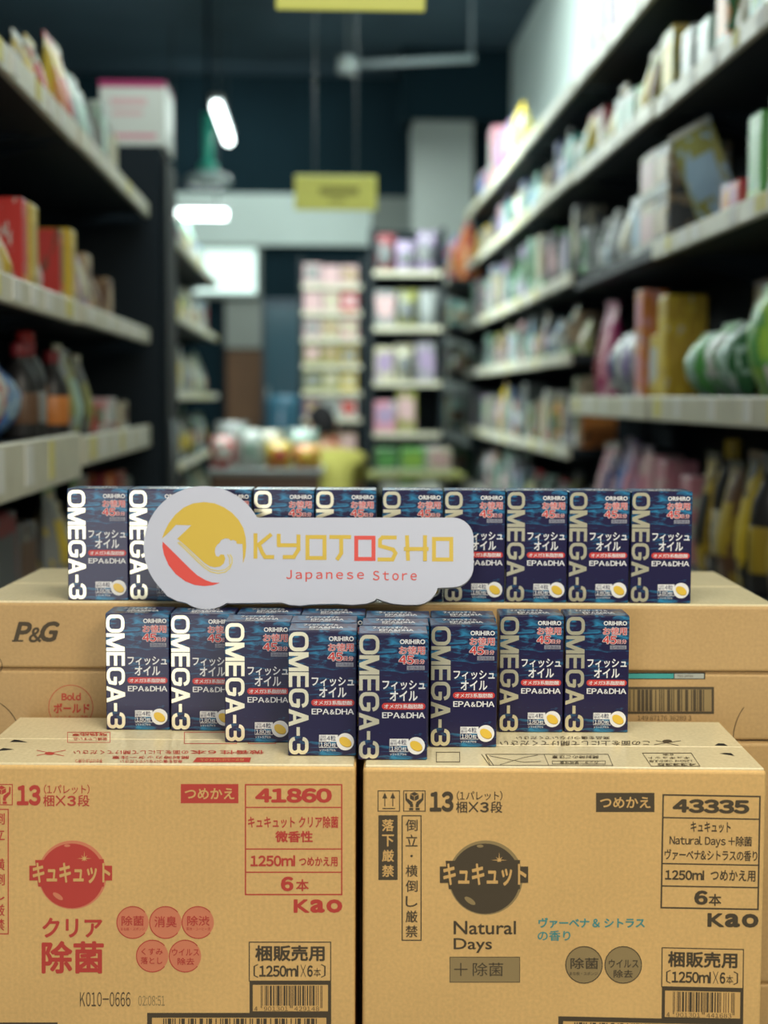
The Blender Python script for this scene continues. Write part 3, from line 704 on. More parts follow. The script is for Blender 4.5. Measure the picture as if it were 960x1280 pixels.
ZK = lambda pts: [(300 + x / 3.2, 640 + y / 3.2) for x, y in pts]
Yl = M['signyellow']; T = 4.9
def sign_letter(strokes=(), frame=None, m=Yl):
    q = Print(sp, 0.0002)
    for i, st in enumerate(strokes): q.line(ZK(st), T, m, i)
    if frame: q.frame(*ZK([frame[:2]])[0], *ZK([frame[2:]])[0], 5.0, m)
    q.build('letter', sign, True)
sign_letter([[(62, 90), (62, 182)], [(122, 92), (76, 130), (88, 160), (100, 180), (132, 180)]])
sign_letter([[(155, 92), (155, 133), (232, 133)], [(234, 95), (234, 150), (215, 180), (176, 180)]])
sign_letter(frame=(262, 92, 346, 192))
sign_letter([[(362, 100), (440, 100)], [(405, 100), (405, 165), (390, 188)]])
sign_letter(frame=(457, 95, 542, 196), m=M['signred'])
sign_letter([[(622, 102), (570, 102), (560, 112), (560, 136), (612, 150), (622, 165), (610, 190), (555, 190)]])
sign_letter([[(668, 98), (672, 190)], [(660, 148), (750, 148)], [(740, 98), (740, 192)]])
sign_letter(frame=(768, 100, 853, 198))
pr = Print(sp, 0.0002); pr.text('Japanese', 357.5, 712.5, 455, 727, M['signred'], off=0.008, spacing=1.6); pr.text('Store', 466, 713.5, 521, 725.5, M['signred'], off=0.008, spacing=1.6)
pr.build('small_red_lettering', sign)

# ================================================================== the shop: shell
def place(o, u, v, z, rz=0.0):
    o.location = BG(u, v, z); o.rotation_euler = (0, 0, AISLE + rz); return o
def structure(name, mb, u=0, v=0, z=0, rz=0.0):
    o = mb.build(name); place(o, u, v, z, rz); o['kind'] = 'structure'; return o
K = dict(
    ceil=mat('ceiling_navy', (0.06, 0.105, 0.14), 0.8, noise=(0.8, 0.25)),
    darkwall=mat('bulkhead_navy', (0.010, 0.026, 0.036), 0.9, spec=0.1, noise=(1.5, 0.2)),
    palewall=mat('pale_mint_paint', (0.72, 0.83, 0.79), 0.7, noise=(1.2, 0.05)),
    greywall=mat('grey_paint', (0.22, 0.25, 0.23), 0.7),
    leftwall=mat('slate_paint', (0.06, 0.085, 0.10), 0.7, noise=(1.0, 0.2)),
    floor=mat('floor_tile', (0.16, 0.16, 0.15), 0.35, noise=(2.0, 0.15)),
    steel=mat('shelf_black_steel', (0.006, 0.012, 0.018), 0.7, spec=0.2),
    board=mat('shelf_board_steel', (0.015, 0.022, 0.028), 0.6, spec=0.3),
    rail=mat('cream_price_rail', (0.60, 0.58, 0.46), 0.45, noise=(9.0, 0.12)),
    tagw=mat('price_tag_paper', (0.72, 0.72, 0.68), 0.6), tagy=mat('yellow_price_tag', (0.66, 0.60, 0.18), 0.6),
    pipe=mat('grey_pipe', (0.16, 0.19, 0.20), 0.5), wire=mat('wire_grey', (0.06, 0.075, 0.085), 0.5),
    wood=mat('brown_door_wood', (0.15, 0.07, 0.028), 0.5, noise=(4.0, 0.25)),
    tube=mat('lit_tube', (1, 1, 1), 0.5, emit=(0.86, 1.0, 0.97), es=9.0),
    window=mat('lit_window_daylight', (0.8, 0.9, 0.9), 0.5, emit=(0.72, 0.95, 0.86), es=1.15),
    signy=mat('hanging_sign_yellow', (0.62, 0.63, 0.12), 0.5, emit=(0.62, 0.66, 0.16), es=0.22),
    tealrod=mat('teal_enamel', (0.06, 0.50, 0.38), 0.4), glassy=mat('pale_glass', (0.45, 0.55, 0.55), 0.2),
)
mb = MB(); mb.box(-3.5, 1.55, -2.6, 12.6, -0.1, 0, K['floor']); structure('floor', mb)
mb = MB(); mb.box(-3.5, 1.55, -2.6, 12.6, 3.97, 4.07, K['ceil']); structure('ceiling', mb)
mb = MB(); mb.box(1.45, 1.55, -2.6, 12.6, 0, 3.97, K['palewall']); structure('wall_right', mb)
mb = MB(); mb.box(-3.6, -3.5, -2.6, 12.6, 0, 3.97, K['leftwall']); structure('wall_left', mb)
mb = MB(); mb.box(-3.5, 1.45, 12.5, 12.6, 0, 3.97, K['darkwall']); structure('wall_far', mb)
# the pale lintel band, its grey end and the bulkhead above it
mb = MB(); mb.box(-1.25, 0.42, 12.42, 12.5, 2.58, 3.0, K['palewall']); structure('trim_1', mb)
mb = MB(); mb.box(0.42, 0.95, 12.40, 12.5, 2.45, 2.98, K['greywall']); structure('trim_2', mb)
mb = MB(); mb.box(-3.5, 1.45, 8.6, 8.85, 3.76, 3.97, K['ceil']); structure('trim_3', mb)
mb = MB(); mb.box(-3.5, 1.45, 5.6, 5.85, 3.62, 3.97, K['ceil']); structure('trim_4', mb)
mb = MB(); mb.box(0.71, 1.17, 11.5, 11.9, 0, 3.44, mat('column_grey', (0.34, 0.37, 0.35), 0.7)); structure('wall_pier', mb)
mb = MB(); mb.box(0.62, 1.45, 11.45, 11.95, 3.44, 3.97, K['darkwall']); structure('trim_5', mb)
# window and door of the far wall
wn = empty('window_1'); place(wn, 0, 0, 0); wn['kind'] = 'structure'
mb = MB(); mb.box(-1.06, -0.53, 12.46, 12.49, 2.18, 2.55, K['window']); mb.build('pane', wn)
for a, b, c_, d_ in ((-1.10, -0.49, 2.14, 2.18), (-1.10, -0.49, 2.55, 2.58), (-1.10, -1.06, 2.18, 2.55), (-0.53, -0.49, 2.18, 2.55)):
    mb = MB(); mb.box(a, b, 12.40, 12.5, c_, d_, K['greywall']); mb.build('window_frame', wn)
dr = empty('door_1'); place(dr, 0, 0, 0); dr['kind'] = 'structure'
mb = MB(); mb.box(-0.78, -0.46, 12.44, 12.5, 0, 1.71, K['wood']); mb.build('door_leaf', dr)
mb = MB(); mb.box(-0.79, -0.45, 12.44, 12.5, 1.73, 2.13, mat('grey_panel', (0.30, 0.32, 0.29), 0.6)); mb.build('upper_panel', dr)
mb = MB(); mb.tube((-0.50, 12.40, 0.95), (-0.50, 12.40, 1.1), 0.012, K['wire']); mb.box(-0.505, -0.495, 12.40, 12.45, 1.01, 1.04, K['wire']); mb.build('door_handle', dr)
for a, b in ((-0.82, -0.79), (-0.45, -0.42)):
    mb = MB(); mb.box(a, b, 12.42, 12.5, 0, 2.13, K['steel']); mb.build('door_frame', dr)

def thing_at(name, u, v, z, label, cat, group=None, rz=0.0):
    r_ = empty(name); place(r_, u, v, z, rz); tag(r_, label, cat, group); return r_
# ceiling services
r_ = thing_at('ceiling_pipe', 0.14, 9.0, 3.30, 'thin grey conduit with a round junction box under the dark ceiling', 'pipe')
mb = MB(); mb.tube((0, 0, 0), (0.78, 0, 0.05), 0.022, K['pipe']); mb.build('conduit', r_)
mb = MB(); mb.lathe([(0.0, -0.05), (0.06, -0.045), (0.06, 0.045), (0.0, 0.05)], mat('junction_box_grey', (0.32, 0.36, 0.36), 0.5), 16, 0.02, 0); mb.build('junction_box', r_)
mb = MB(); mb.tube((0.02, 0, 0.04), (0.02, 0, 0.67), 0.01, K['wire']); mb.tube((0.76, 0, 0.05), (0.76, 0, 0.67), 0.01, K['wire']); mb.build('hanger', r_)
r_ = thing_at('ceiling_duct', -2.2, 7.4, 3.42, 'long dim grey pipe running across the ceiling at left', 'pipe')
mb = MB(); mb.tube((0, 0, 0), (2.1, 0, 0), 0.035, K['pipe'], 14); mb.build('pipe', r_)
for x in (0.3, 1.8):
    mb = MB(); mb.tube((x, 0, 0.03), (x, 0, 0.55), 0.008, K['wire']); mb.build('hanger', r_)
def lamp(name, a, b, label, z_top=3.97):
    a, b = Vector(a), Vector(b); c_ = (a + b) / 2
    r_ = thing_at(name, c_.x, c_.y, c_.z, label, 'lamp', None, math.atan2((b - a).y, (b - a).x)); L_ = (b - a).length / 2
    mb = MB(); mb.rbox(-L_ - 0.02, L_ + 0.02, -0.04, 0.04, 0.035, 0.075, mat('lamp_housing', (0.4, 0.42, 0.42), 0.5), 0.006, 1); mb.build('housing', r_)
    mb = MB(); mb.tube((-L_, 0, 0), (L_, 0, 0), 0.032, K['tube'], 12); mb.build('tube', r_)
    for x in (-L_ * 0.7, L_ * 0.7):
        mb = MB(); mb.tube((x, 0, 0.07), (x, 0, z_top - c_.z), 0.006, K['wire'], 6); mb.build('suspension_wire', r_)
lamp('tube_lamp', (-0.68, 9.9, 3.22), (-0.68, 11.2, 3.22), 'lit tube lamp seen end-on beside the teal pendant rod')
lamp('tube_lamp', (-1.13, 10.9, 2.64), (-0.68, 10.9, 2.64), 'bright short tube lamp in front of the pale band at left')
lamp('tube_lamp', (-0.92, 5.4, 3.0), (-0.66, 5.4, 3.0), 'dim tube lamp at the very top edge left of the yellow sign') if False else None
r_ = thing_at('pendant_lamp', -0.70, 9.4, 2.66, 'glass disc pendant lamp on a teal rod under the dark ceiling', 'lamp')
mb = MB(); mb.lathe([(0.02, 0.08), (0.05, 0.075), (0.14, 0.03), (0.15, 0.0), (0.12, -0.02), (0.02, -0.03)], K['glassy'], 24); mb.build('glass_shade', r_)
mb = MB(); mb.tube((0, 0, 0.06), (0, 0, 0.42), 0.035, K['tealrod'], 14); mb.lathe([(0.0, 0.03), (0.06, 0.04), (0.06, 0.11), (0.03, 0.13)], K['tealrod'], 16); mb.build('teal_rod', r_)
mb = MB(); mb.tube((0, 0, 0.42), (0, 0, 1.31), 0.012, K['steel'], 8); mb.build('ceiling_stem', r_)
for v_, u0, u1, z0, z1, lb in ((3.55, -0.105, 0.245, 2.237, 2.42, 'yellow aisle sign hanging nearest, cut by the top of the photo'),
                               (7.0, -0.120, 0.262, 2.20, 2.36, 'smaller-looking yellow aisle sign hanging deeper in the shop')):
    r_ = thing_at('aisle_sign', u0, v_, z0, lb, 'sign')
    W_, H_ = u1 - u0, z1 - z0
    mb = MB(); mb.rbox(0, W_, 0, 0.012, 0, H_, K['signy'], 0.003, 1); mb.build('board', r_)
    q = Print(lambda x, y, l: Vector((x * W_, -l, H_ * (1 - y))), 0.001)
    q.rect(0.30, 0.34, 0.78, 0.56, mat('sign_olive_print', (0.42, 0.40, 0.09), 0.6)); q.rect(0.42, 0.66, 0.62, 0.76, MATS['sign_olive_print']); q.build('faint_print', r_)
    for x in (W_ * 0.25, W_ * 0.75):
        mb = MB(); mb.tube((x, 0.006, H_), (x, 0.006, 3.97 - z0), 0.0022, K['wire'], 6); mb.build('hanging_wire', r_)

# ================================================================== shelving units
ORD = ['first', 'second', 'third', 'fourth', 'fifth', 'sixth', 'seventh', 'eighth', 'ninth', 'tenth', 'eleventh', 'twelfth', 'thirteenth', 'fourteenth', 'fifteenth', 'sixteenth', 'seventeenth', 'eighteenth', 'nineteenth', 'twentieth', 'twenty-first', 'twenty-second', 'twenty-third', 'twenty-fourth', 'twenty-fifth', 'twenty-sixth', 'twenty-seventh', 'twenty-eighth', 'twenty-ninth', 'thirtieth']
def shelf_unit(side, u, v0, v1, zs, label, depth=0.44, rail=0.05, top=None, norail=(), rails=None):
    """side +1: right of the aisle, facing left; -1: left of the aisle, facing right"""
    L = v1 - v0
    if side > 0: r_ = thing_at('shelving_unit', u, v1, 0, label, 'shelves', 'shelving units along the aisle', R(-90))
    else: r_ = thing_at('shelving_unit', u, v0, 0, label, 'shelves', 'shelving units along the aisle', R(90))
    T_ = top or max(zs) + 0.02
    mb = MB(); mb.box(0.01, L - 0.01, depth, depth + 0.02, 0.0, T_, K['steel']); mb.build('back_panel', r_)
    for x in (0.0, L - 0.03):
        mb = MB(); mb.box(x, x + 0.03, depth - 0.05, depth + 0.02, 0.0, T_ + 0.01, K['steel']); mb.build('upright', r_)
    mb = MB(); mb.box(0.005, L - 0.005, 0.02, depth, 0, 0.12, K['steel']); mb.build('plinth', r_)
    for i, z in enumerate(zs):
        mb = MB(); mb.box(0.004, L - 0.004, 0.006, depth, z - 0.03, z, K['board'])
        for x in (0.05, L - 0.07): mb.add([(x, depth, z - 0.03), (x + 0.02, depth, z - 0.03), (x, depth, z - 0.13), (x + 0.02, depth, z - 0.13), (x, 0.08, z - 0.03), (x + 0.02, 0.08, z - 0.03)],
                                           [(0, 2, 4), (1, 5, 3), (0, 1, 3, 2), (2, 3, 5, 4), (0, 4, 5, 1)], K['steel'])
        s_ = mb.build('shelf', r_)
        if z in norail: continue
        rh = (rails or {}).get(z, rail)
        mb = MB(); mb.rbox(0.004, L - 0.004, -0.012, 0.006, z + 0.008 - rh, z + 0.008, K['rail'], 0.003, 1); mb.build('price_rail', s_)
        x = random.uniform(0.05, 0.25)
        while x < L - 0.12:
            w_ = random.choice((0.05, 0.06, 0.08)); hh = rh * 0.75
            mb = MB(); mb.box(x, x + w_, -0.014, -0.0115, z - rh * 0.45 - hh / 2 + 0.008, z - rh * 0.45 + hh / 2 + 0.008, random.choice((K['tagw'], K['tagw'], K['tagy'])))
            mb.build('price_tag', s_); x += w_ + random.uniform(0.06, 0.30)
    return r_

# ---- goods: unit-size meshes, each part its own mesh, scaled per pack
def gm(build):
    mb = MB(); build(mb); return mb.mesh('goods')
PH = mat('goods_plain', (0.5, 0.5, 0.5), 0.5)
def pillow(mb, t0, t1, flat_foot, off=0.0, xr=(0, 1), zr=(0, 1), nx=9, nz=12, both=True, wob=0.0):
    def th(x, z):
        p = (1 - abs(2 * x - 1) ** 3.2)
        if flat_foot: q = (0.75 + 0.25 * min(1, z / 0.25)) * (1 if z < 0.35 else max(0, 1 - ((z - 0.35) / 0.58)) ** 0.7)
        else: q = max(0.0, math.sin(math.pi * min(1, max(0, (z - 0.05) / 0.9)))) ** 0.6
        return max(0.012, 0.5 * p * q * (1 + wob * math.sin(x * 19 + z * 13)))
    vs = []; fs = []
    xs = [xr[0] + (xr[1] - xr[0]) * i / nx for i in range(nx + 1)]; zs_ = [zr[0] + (zr[1] - zr[0]) * k / nz for k in range(nz + 1)]
    for sgn in ((-1, 1) if both else (-1,)):
        b0 = len(vs)
        for z in zs_:
            for x in xs: vs.append((x + (0.03 * math.sin(z * 9) * (0.5 - x) if wob else 0), 0.5 + sgn * (th(x, z) + off), z))
        for k in range(nz):
            for i in range(nx):
                a = b0 + k * (nx + 1) + i; q = (a, a + 1, a + nx + 2, a + nx + 1); fs.append(q if sgn < 0 else q[::-1])
    mb.add(vs, fs, PH, True)
def m_box(mb): mb.rbox(0, 1, 0, 1, 0, 1, PH, 0.025, 1)
BOT = [(0.36, 0), (0.46, 0.015), (0.48, 0.05), (0.48, 0.55), (0.42, 0.66), (0.24, 0.78), (0.19, 0.82), (0.19, 0.86)]
JAR = [(0.40, 0), (0.48, 0.02), (0.49, 0.06), (0.49, 0.76), (0.42, 0.82), (0.40, 0.84)]
G = {
    'box': [('body', gm(m_box)), ('front_label', gm(lambda mb: mb.box(0.12, 0.88, -0.012, 0.0, 0.30, 0.80, PH))), ('colour_band', gm(lambda mb: mb.box(0.0, 1.0, -0.008, 0.0, 0.06, 0.20, PH)))],
    'pouch': [('body', gm(lambda mb: pillow(mb, 0, 0, True))), ('front_label', gm(lambda mb: pillow(mb, 0, 0, True, 0.012, (0.16, 0.84), (0.22, 0.66), 6, 6, False))), ('top_seal', gm(lambda mb: mb.box(0.01, 0.99, 0.47, 0.53, 0.94, 1.0, PH)))],
    'bag': [('body', gm(lambda mb: pillow(mb, 0, 0, False, wob=0.10))), ('front_label', gm(lambda mb: pillow(mb, 0, 0, False, 0.02, (0.22, 0.78), (0.28, 0.70), 6, 6, False))), ('top_seal', gm(lambda mb: mb.box(0.02, 0.98, 0.48, 0.52, 0.955, 1.0, PH)))],
    'bottle': [('body', gm(lambda mb: mb.lathe(BOT, PH, 16, 0.5, 0.5))), ('front_label', gm(lambda mb: mb.lathe([(0.485, 0.16), (0.495, 0.165), (0.495, 0.48), (0.485, 0.485)], PH, 16, 0.5, 0.5))), ('cap', gm(lambda mb: mb.lathe([(0.20, 0.86), (0.22, 0.87), (0.22, 0.985), (0.19, 1.0)], PH, 12, 0.5, 0.5)))],
    'jar': [('body', gm(lambda mb: mb.lathe(JAR, PH, 18, 0.5, 0.5))), ('front_label', gm(lambda mb: mb.lathe([(0.493, 0.20), (0.50, 0.205), (0.50, 0.62), (0.493, 0.625)], PH, 18, 0.5, 0.5))), ('cap', gm(lambda mb: mb.lathe([(0.42, 0.84), (0.45, 0.85), (0.45, 0.985), (0.43, 1.0)], PH, 18, 0.5, 0.5)))],
}
KINDNAME = {'box': ('carton_pack', 'box'), 'pouch': ('stand_up_pouch', 'pouch'), 'bag': ('snack_bag', 'bag'), 'bottle': ('squeeze_bottle', 'bottle'), 'jar': ('storage_jar', 'jar')}
COL = {'green': (0.10, 0.36, 0.09), 'lime': (0.28, 0.52, 0.07), 'dark green': (0.03, 0.14, 0.05), 'olive': (0.26, 0.27, 0.07), 'yellow': (0.62, 0.46, 0.04), 'mustard': (0.48, 0.33, 0.03),
       'gold': (0.40, 0.29, 0.03), 'white': (0.55, 0.58, 0.55), 'cream': (0.50, 0.47, 0.34), 'pink': (0.60, 0.26, 0.33), 'pale pink': (0.60, 0.40, 0.42), 'magenta': (0.34, 0.02, 0.12),
       'red': (0.50, 0.035, 0.03), 'dark red': (0.22, 0.02, 0.03), 'orange': (0.62, 0.22, 0.05), 'brown': (0.13, 0.07, 0.04), 'black': (0.02, 0.02, 0.022), 'navy': (0.03, 0.05, 0.18),
       'blue': (0.08, 0.20, 0.50), 'light blue': (0.28, 0.42, 0.55), 'teal': (0.07, 0.32, 0.30), 'purple': (0.15, 0.08, 0.30), 'lilac': (0.34, 0.26, 0.42), 'grey': (0.24, 0.26, 0.26),
       'silver': (0.42, 0.45, 0.46), 'mint': (0.34, 0.52, 0.44), 'tan': (0.40, 0.30, 0.18), 'dim grey': (0.10, 0.11, 0.115)}
def artmat(c1, c2):
    """packaging print: two inks and a little white in soft blocks"""
    nm = 'print_' + c1.replace(' ', '_') + '_' + c2.replace(' ', '_')
    if nm in MATS: return MATS[nm]
    m = mat(nm, COL[c1], 0.38); nt = m.node_tree; b = nt.nodes['Principled BSDF']; L_ = nt.links.new
    tc = nt.nodes.new('ShaderNodeTexCoord'); n_ = nt.nodes.new('ShaderNodeTexNoise'); n_.inputs['Scale'].default_value = 3.4; n_.inputs['Detail'].default_value = 3
    oi = nt.nodes.new('ShaderNodeObjectInfo'); va = nt.nodes.new('ShaderNodeVectorMath'); va.operation = 'ADD'
    cr = nt.nodes.new('ShaderNodeValToRGB'); cr.color_ramp.interpolation = 'CONSTANT'; e = cr.color_ramp.elements
    e[0].position = 0; e[0].color = (*COL[c1], 1); e[1].position = 0.56; e[1].color = (*COL[c2], 1)
    q = e.new(0.66); q.color = (0.5, 0.5, 0.47, 1)
    cmb = nt.nodes.new('ShaderNodeCombineXYZ'); ml = nt.nodes.new('ShaderNodeMath'); ml.operation = 'MULTIPLY'; ml.inputs[1].default_value = 37
    L_(oi.outputs['Random'], ml.inputs[0]); L_(ml.outputs[0], cmb.inputs[0]); L_(ml.outputs[0], cmb.inputs[1])
    L_(tc.outputs['Object'], va.inputs[0]); L_(cmb.outputs[0], va.inputs[1]); L_(va.outputs[0], n_.inputs['Vector']); L_(n_.outputs[0], cr.inputs[0]); L_(cr.outputs[0], b.inputs['Base Color'])
    return m
def plain(c): return mat('plain_' + c.replace(' ', '_'), COL[c], 0.4)
COUNT = [0]
def goods(kind, w_, d_, h_, c1, c2, c3, u, v, z, rz, label, group, tilt=0.0, parts=3):
    nm, cat = KINDNAME[kind]; COUNT[0] += 1
    root = None
    for i, (pn, me) in enumerate(G[kind][:parts]):
        o = bpy.data.objects.new(nm if i == 0 else pn, me); C.objects.link(o)
        o.material_slots[0].link = 'OBJECT'
        o.material_slots[0].material = artmat(c1, c2) if i == 0 and kind in ('box', 'pouch', 'bag') else plain((c1, c2, c3)[i])
        if i == 0:
            root = o; tag(o, label, cat, group); o.location = BG(u, v, z); o.rotation_euler = (0, tilt, AISLE + rz); o.scale = (w_, d_, h_)
        else: o.parent = root
    return root
RT = dict(u=0.95); LTF = dict(u=-0.60)
def fill_shelf(side, u, v0, v1, z, items, level, unit, group, setback=0.03, gap=(0.004, 0.02), parts=3, order='near'):
    """items: a list (near to far), or a function giving the next (kind, w, d, h, c1, c2, c3)"""
    v = v0 + 0.01; k = 0
    while True:
        it = items[k] if isinstance(items, list) and k < len(items) else (None if isinstance(items, list) else items())
        if it is None: break
        if it[0] == 'gap': v += it[1]; k += 1; continue
        kind, w_, d_, h_, c1, c2, c3 = it[:7]
        if v + w_ > v1: break
        ss = setback + random.uniform(0, 0.025)
        stack = it[7] if len(it) > 7 else 1
        for s_ in range(stack):
            desc = f"{c1} and {c2} {KINDNAME[kind][1]}" if c1 != c2 else f"{c1} {KINDNAME[kind][1]}"
            lab = f"{desc}, {ORD[k]} from near end, {level} shelf, {unit}"
            if stack > 1: lab = f"{desc} {('below', 'above')[min(s_, 1)]} another, {ORD[k]} from near end, {level} shelf, {unit}"
            zz = z + 0.0008 + s_ * (h_ + 0.0015)
            if side > 0: goods(kind, w_, d_, h_, c1, c2, c3, u + ss, v + w_, zz, R(-90), lab, group, parts=parts)
            else: goods(kind, w_, d_, h_, c1, c2, c3, u - ss, v, zz, R(90), lab, group, parts=parts)
        v += w_ + random.uniform(*gap); k += 1
def rnd(kinds, cols, w=(0.08, 0.15), h=(0.14, 0.24), d=(0.07, 0.14), accents=('white', 'red', 'yellow', 'blue', 'cream', 'orange')):
    def f_():
        k_ = random.choice(kinds); h_ = random.uniform(*h); w_ = random.uniform(*w); d_ = random.uniform(*d)
        if k_ in ('bottle', 'jar'): w_ = min(w_, 0.09); d_ = w_
        return (k_, w_, d_, h_, random.choice(cols), random.choice(accents), random.choice(('white', 'grey', 'black', 'green', 'red')))
    return f_

# ---- right side
RUN = [('nearest right unit', 2.9, 4.2), ('second right unit', 4.24, 5.56), ('third right unit', 5.60, 6.92), ('fourth right unit', 6.96, 8.28), ('fifth right unit', 8.32, 9.64), ('sixth right unit', 9.68, 11.0)]
ZS = [[0.50, 0.88, 1.33, 1.765, 2.16, 2.51], [0.50, 0.88, 1.33, 1.765, 2.17, 2.51], [0.45, 0.79, 1.14, 1.50, 1.80, 2.18, 2.51], [0.45, 0.79, 1.14, 1.50, 1.80, 2.18, 2.51], [0.45, 0.79, 1.14, 1.50, 1.80, 2.18, 2.51], [0.45, 0.79, 1.14, 1.50, 1.80, 2.10]]
ULAB = ['black shelving unit nearest at right, full of green and yellow packs', 'second black shelving unit from the camera at right, pink packs below', 'third black shelving unit from the camera at right', 'fourth black shelving unit from the camera at right', 'fifth black shelving unit at right, bright packages piled on top', 'farthest and lowest black shelving unit at right, standing forward into the aisle']
for (un, v0, v1), zs, lb in zip(RUN, ZS, ULAB):
    shelf_unit(1, 0.83 if un.startswith('sixth') else 0.95, v0, v1, zs, lb, rails={1.33: 0.068}, norail=(1.765,) if un.startswith('second') else ())
u = 0.95
GN, LV = 'goods on the right shelves', ['top', 'second-highest', 'third-highest', 'fourth-highest', 'fifth-highest', 'sixth-highest']
# nearest unit
un, v0, v1 = RUN[0]
fill_shelf(1, u, 3.18, v1, 2.16, [('box', .13, .12, .24, 'green', 'white', 'lime'), ('box', .12, .12, .22, 'teal', 'green', 'white'), ('pouch', .13, .08, .21, 'green', 'cream', 'white'), ('box', .11, .1, .20, 'dark green', 'orange', 'white'),
    ('pouch', .12, .08, .19, 'grey', 'mint', 'white'), ('box', .13, .12, .16, 'mint', 'white', 'white'), ('box', .12, .12, .17, 'grey', 'white', 'white'), ('pouch', .12, .09, .26, 'lime', 'green', 'olive'), ('pouch', .12, .09, .27, 'lime', 'olive', 'green')],
    LV[1], un, GN)
fill_shelf(1, u, 3.18, v1, 1.765, [('box', .14, .12, .25, 'tan', 'red', 'white'), ('gap', .03), ('box', .10, .1, .22, 'green', 'green', 'lime'), ('gap', .05), ('box', .09, .1, .09, 'red', 'magenta', 'white'), ('box', .08, .1, .10, 'purple', 'orange', 'white'),
    ('gap', .36)], LV[2], un, GN, gap=(0.01, 0.02))
goods('pouch', .13, .05, .27, 'olive', 'light blue', 'white', u + .05, 3.95, 1.785, R(-42), 'olive pouch with blue corner leaning on middle of third-highest shelf, nearest right unit', GN, tilt=R(-22))
fill_shelf(1, u, 3.32, v1, 1.33, [('bag', .16, .10, .27, 'lime', 'green', 'white'), ('gap', .06), ('bag', .17, .12, .19, 'dark green', 'mint', 'green'), ('bag', .18, .13, .20, 'green', 'white', 'mint'), ('bag', .17, .12, .18, 'green', 'mint', 'cream')], LV[3], un, GN)
for k, v_ in enumerate((3.42, 3.61, 3.80, 3.99)):
    goods('pouch', .155, .09, .33, 'mustard', 'gold', 'brown', u + .225, v_ + .155, 1.331, R(-90), f'tall gold pouch, {ORD[k]} from near end, back row of fourth-highest shelf, nearest right unit', 'gold pouches in the back row')
fill_shelf(1, u, 3.05, v1, 0.88, [('bottle', .10, .1, .34, 'black', 'brown', 'gold'), ('pouch', .12, .09, .31, 'brown', 'mustard', 'black'), ('bottle', .10, .1, .33, 'black', 'gold', 'grey'), ('pouch', .12, .09, .33, 'black', 'yellow', 'brown'),
    ('pouch', .13, .09, .30, 'brown', 'gold', 'black'), ('bottle', .10, .1, .35, 'black', 'cream', 'gold'), ('pouch', .13, .09, .31, 'mustard', 'black', 'black'), ('box', .11, .1, .24, 'pink', 'white', 'white')], LV[4], un, GN)
# second unit
un, v0, v1 = RUN[1]
fill_shelf(1, u, v0, v1, 2.51, rnd(('box', 'pouch'), ('pink', 'lilac', 'purple', 'orange', 'pale pink', 'tan', 'white'), h=(0.22, 0.34)), LV[0], un, GN)
fill_shelf(1, u, v0, v1, 2.17, [('box', .13, .12, .22, 'olive', 'yellow', 'gold'), ('pouch', .12, .09, .23, 'olive', 'brown', 'cream'), ('pouch', .12, .08, .22, 'olive', 'mustard', 'cream'), ('box', .10, .08, .14, 'green', 'olive', 'lime'),
    ('box', .13, .12, .15, 'white', 'mint', 'white'), ('box', .12, .1, .15, 'white', 'mint', 'white'), ('pouch', .11, .09, .22, 'brown', 'mustard', 'cream'), ('pouch', .12, .09, .2, 'brown', 'olive', 'white'), ('box', .11, .1, .19, 'dark red', 'cream', 'white')], LV[1], un, GN)
fill_shelf(1, u, v0, v1, 1.765, [('box', .18, .18, .15, 'dim grey', 'tan', 'grey', 2), ('box', .21, .20, .155, 'cream', 'pale pink', 'grey', 2), ('box', .13, .12, .18, 'grey', 'light blue', 'white'), ('pouch', .13, .1, .22, 'silver', 'cream', 'white'), ('pouch', .12, .09, .2, 'grey', 'dim grey', 'white'),
    ('bottle', .08, .08, .21, 'silver', 'grey', 'white'), ('bottle', .08, .08, .2, 'grey', 'light blue', 'white'), ('bottle', .08, .08, .2, 'dim grey', 'white', 'white')], LV[2], un, GN)
fill_shelf(1, u, v0, v1, 1.33, [('box', .11, .12, .30, 'mustard', 'yellow', 'yellow'), ('box', .13, .1, .19, 'yellow', 'white', 'mustard'), ('box', .10, .08, .165, 'orange', 'pink', 'pale pink', 2), ('pouch', .10, .08, .22, 'navy', 'dim grey', 'dark red'), ('bag', .20, .12, .235, 'white', 'purple', 'yellow'),
    ('bag', .18, .12, .22, 'white', 'navy', 'white'), ('pouch', .13, .1, .34, 'magenta', 'pink', 'magenta'), ('pouch', .12, .1, .35, 'magenta', 'dark red', 'magenta')], LV[3], un, GN)
fill_shelf(1, u, v0, v1, 0.88, [('box', .12, .10, .27, 'pink', 'pale pink', 'white'), ('box', .12, .10, .28, 'pale pink', 'pink', 'pink'), ('box', .12, .1, .26, 'pink', 'magenta', 'white'), ('pouch', .13, .1, .30, 'pale pink', 'pink', 'lilac'),
    ('pouch', .12, .1, .31, 'lilac', 'pink', 'purple'), ('pouch', .13, .1, .32, 'lilac', 'blue', 'navy'), ('pouch', .13, .1, .3, 'pale pink', 'navy', 'white'), ('pouch', .12, .1, .29, 'pink', 'pale pink', 'white')], LV[4], un, GN)
MUT = ('grey', 'dim grey', 'cream', 'silver', 'dim grey', 'dark green', 'mint', 'pale pink', 'olive', 'light blue', 'dim grey', 'lilac', 'tan')
MUT2 = MUT + ('pink', 'teal', 'yellow', 'brown', 'navy', 'orange')
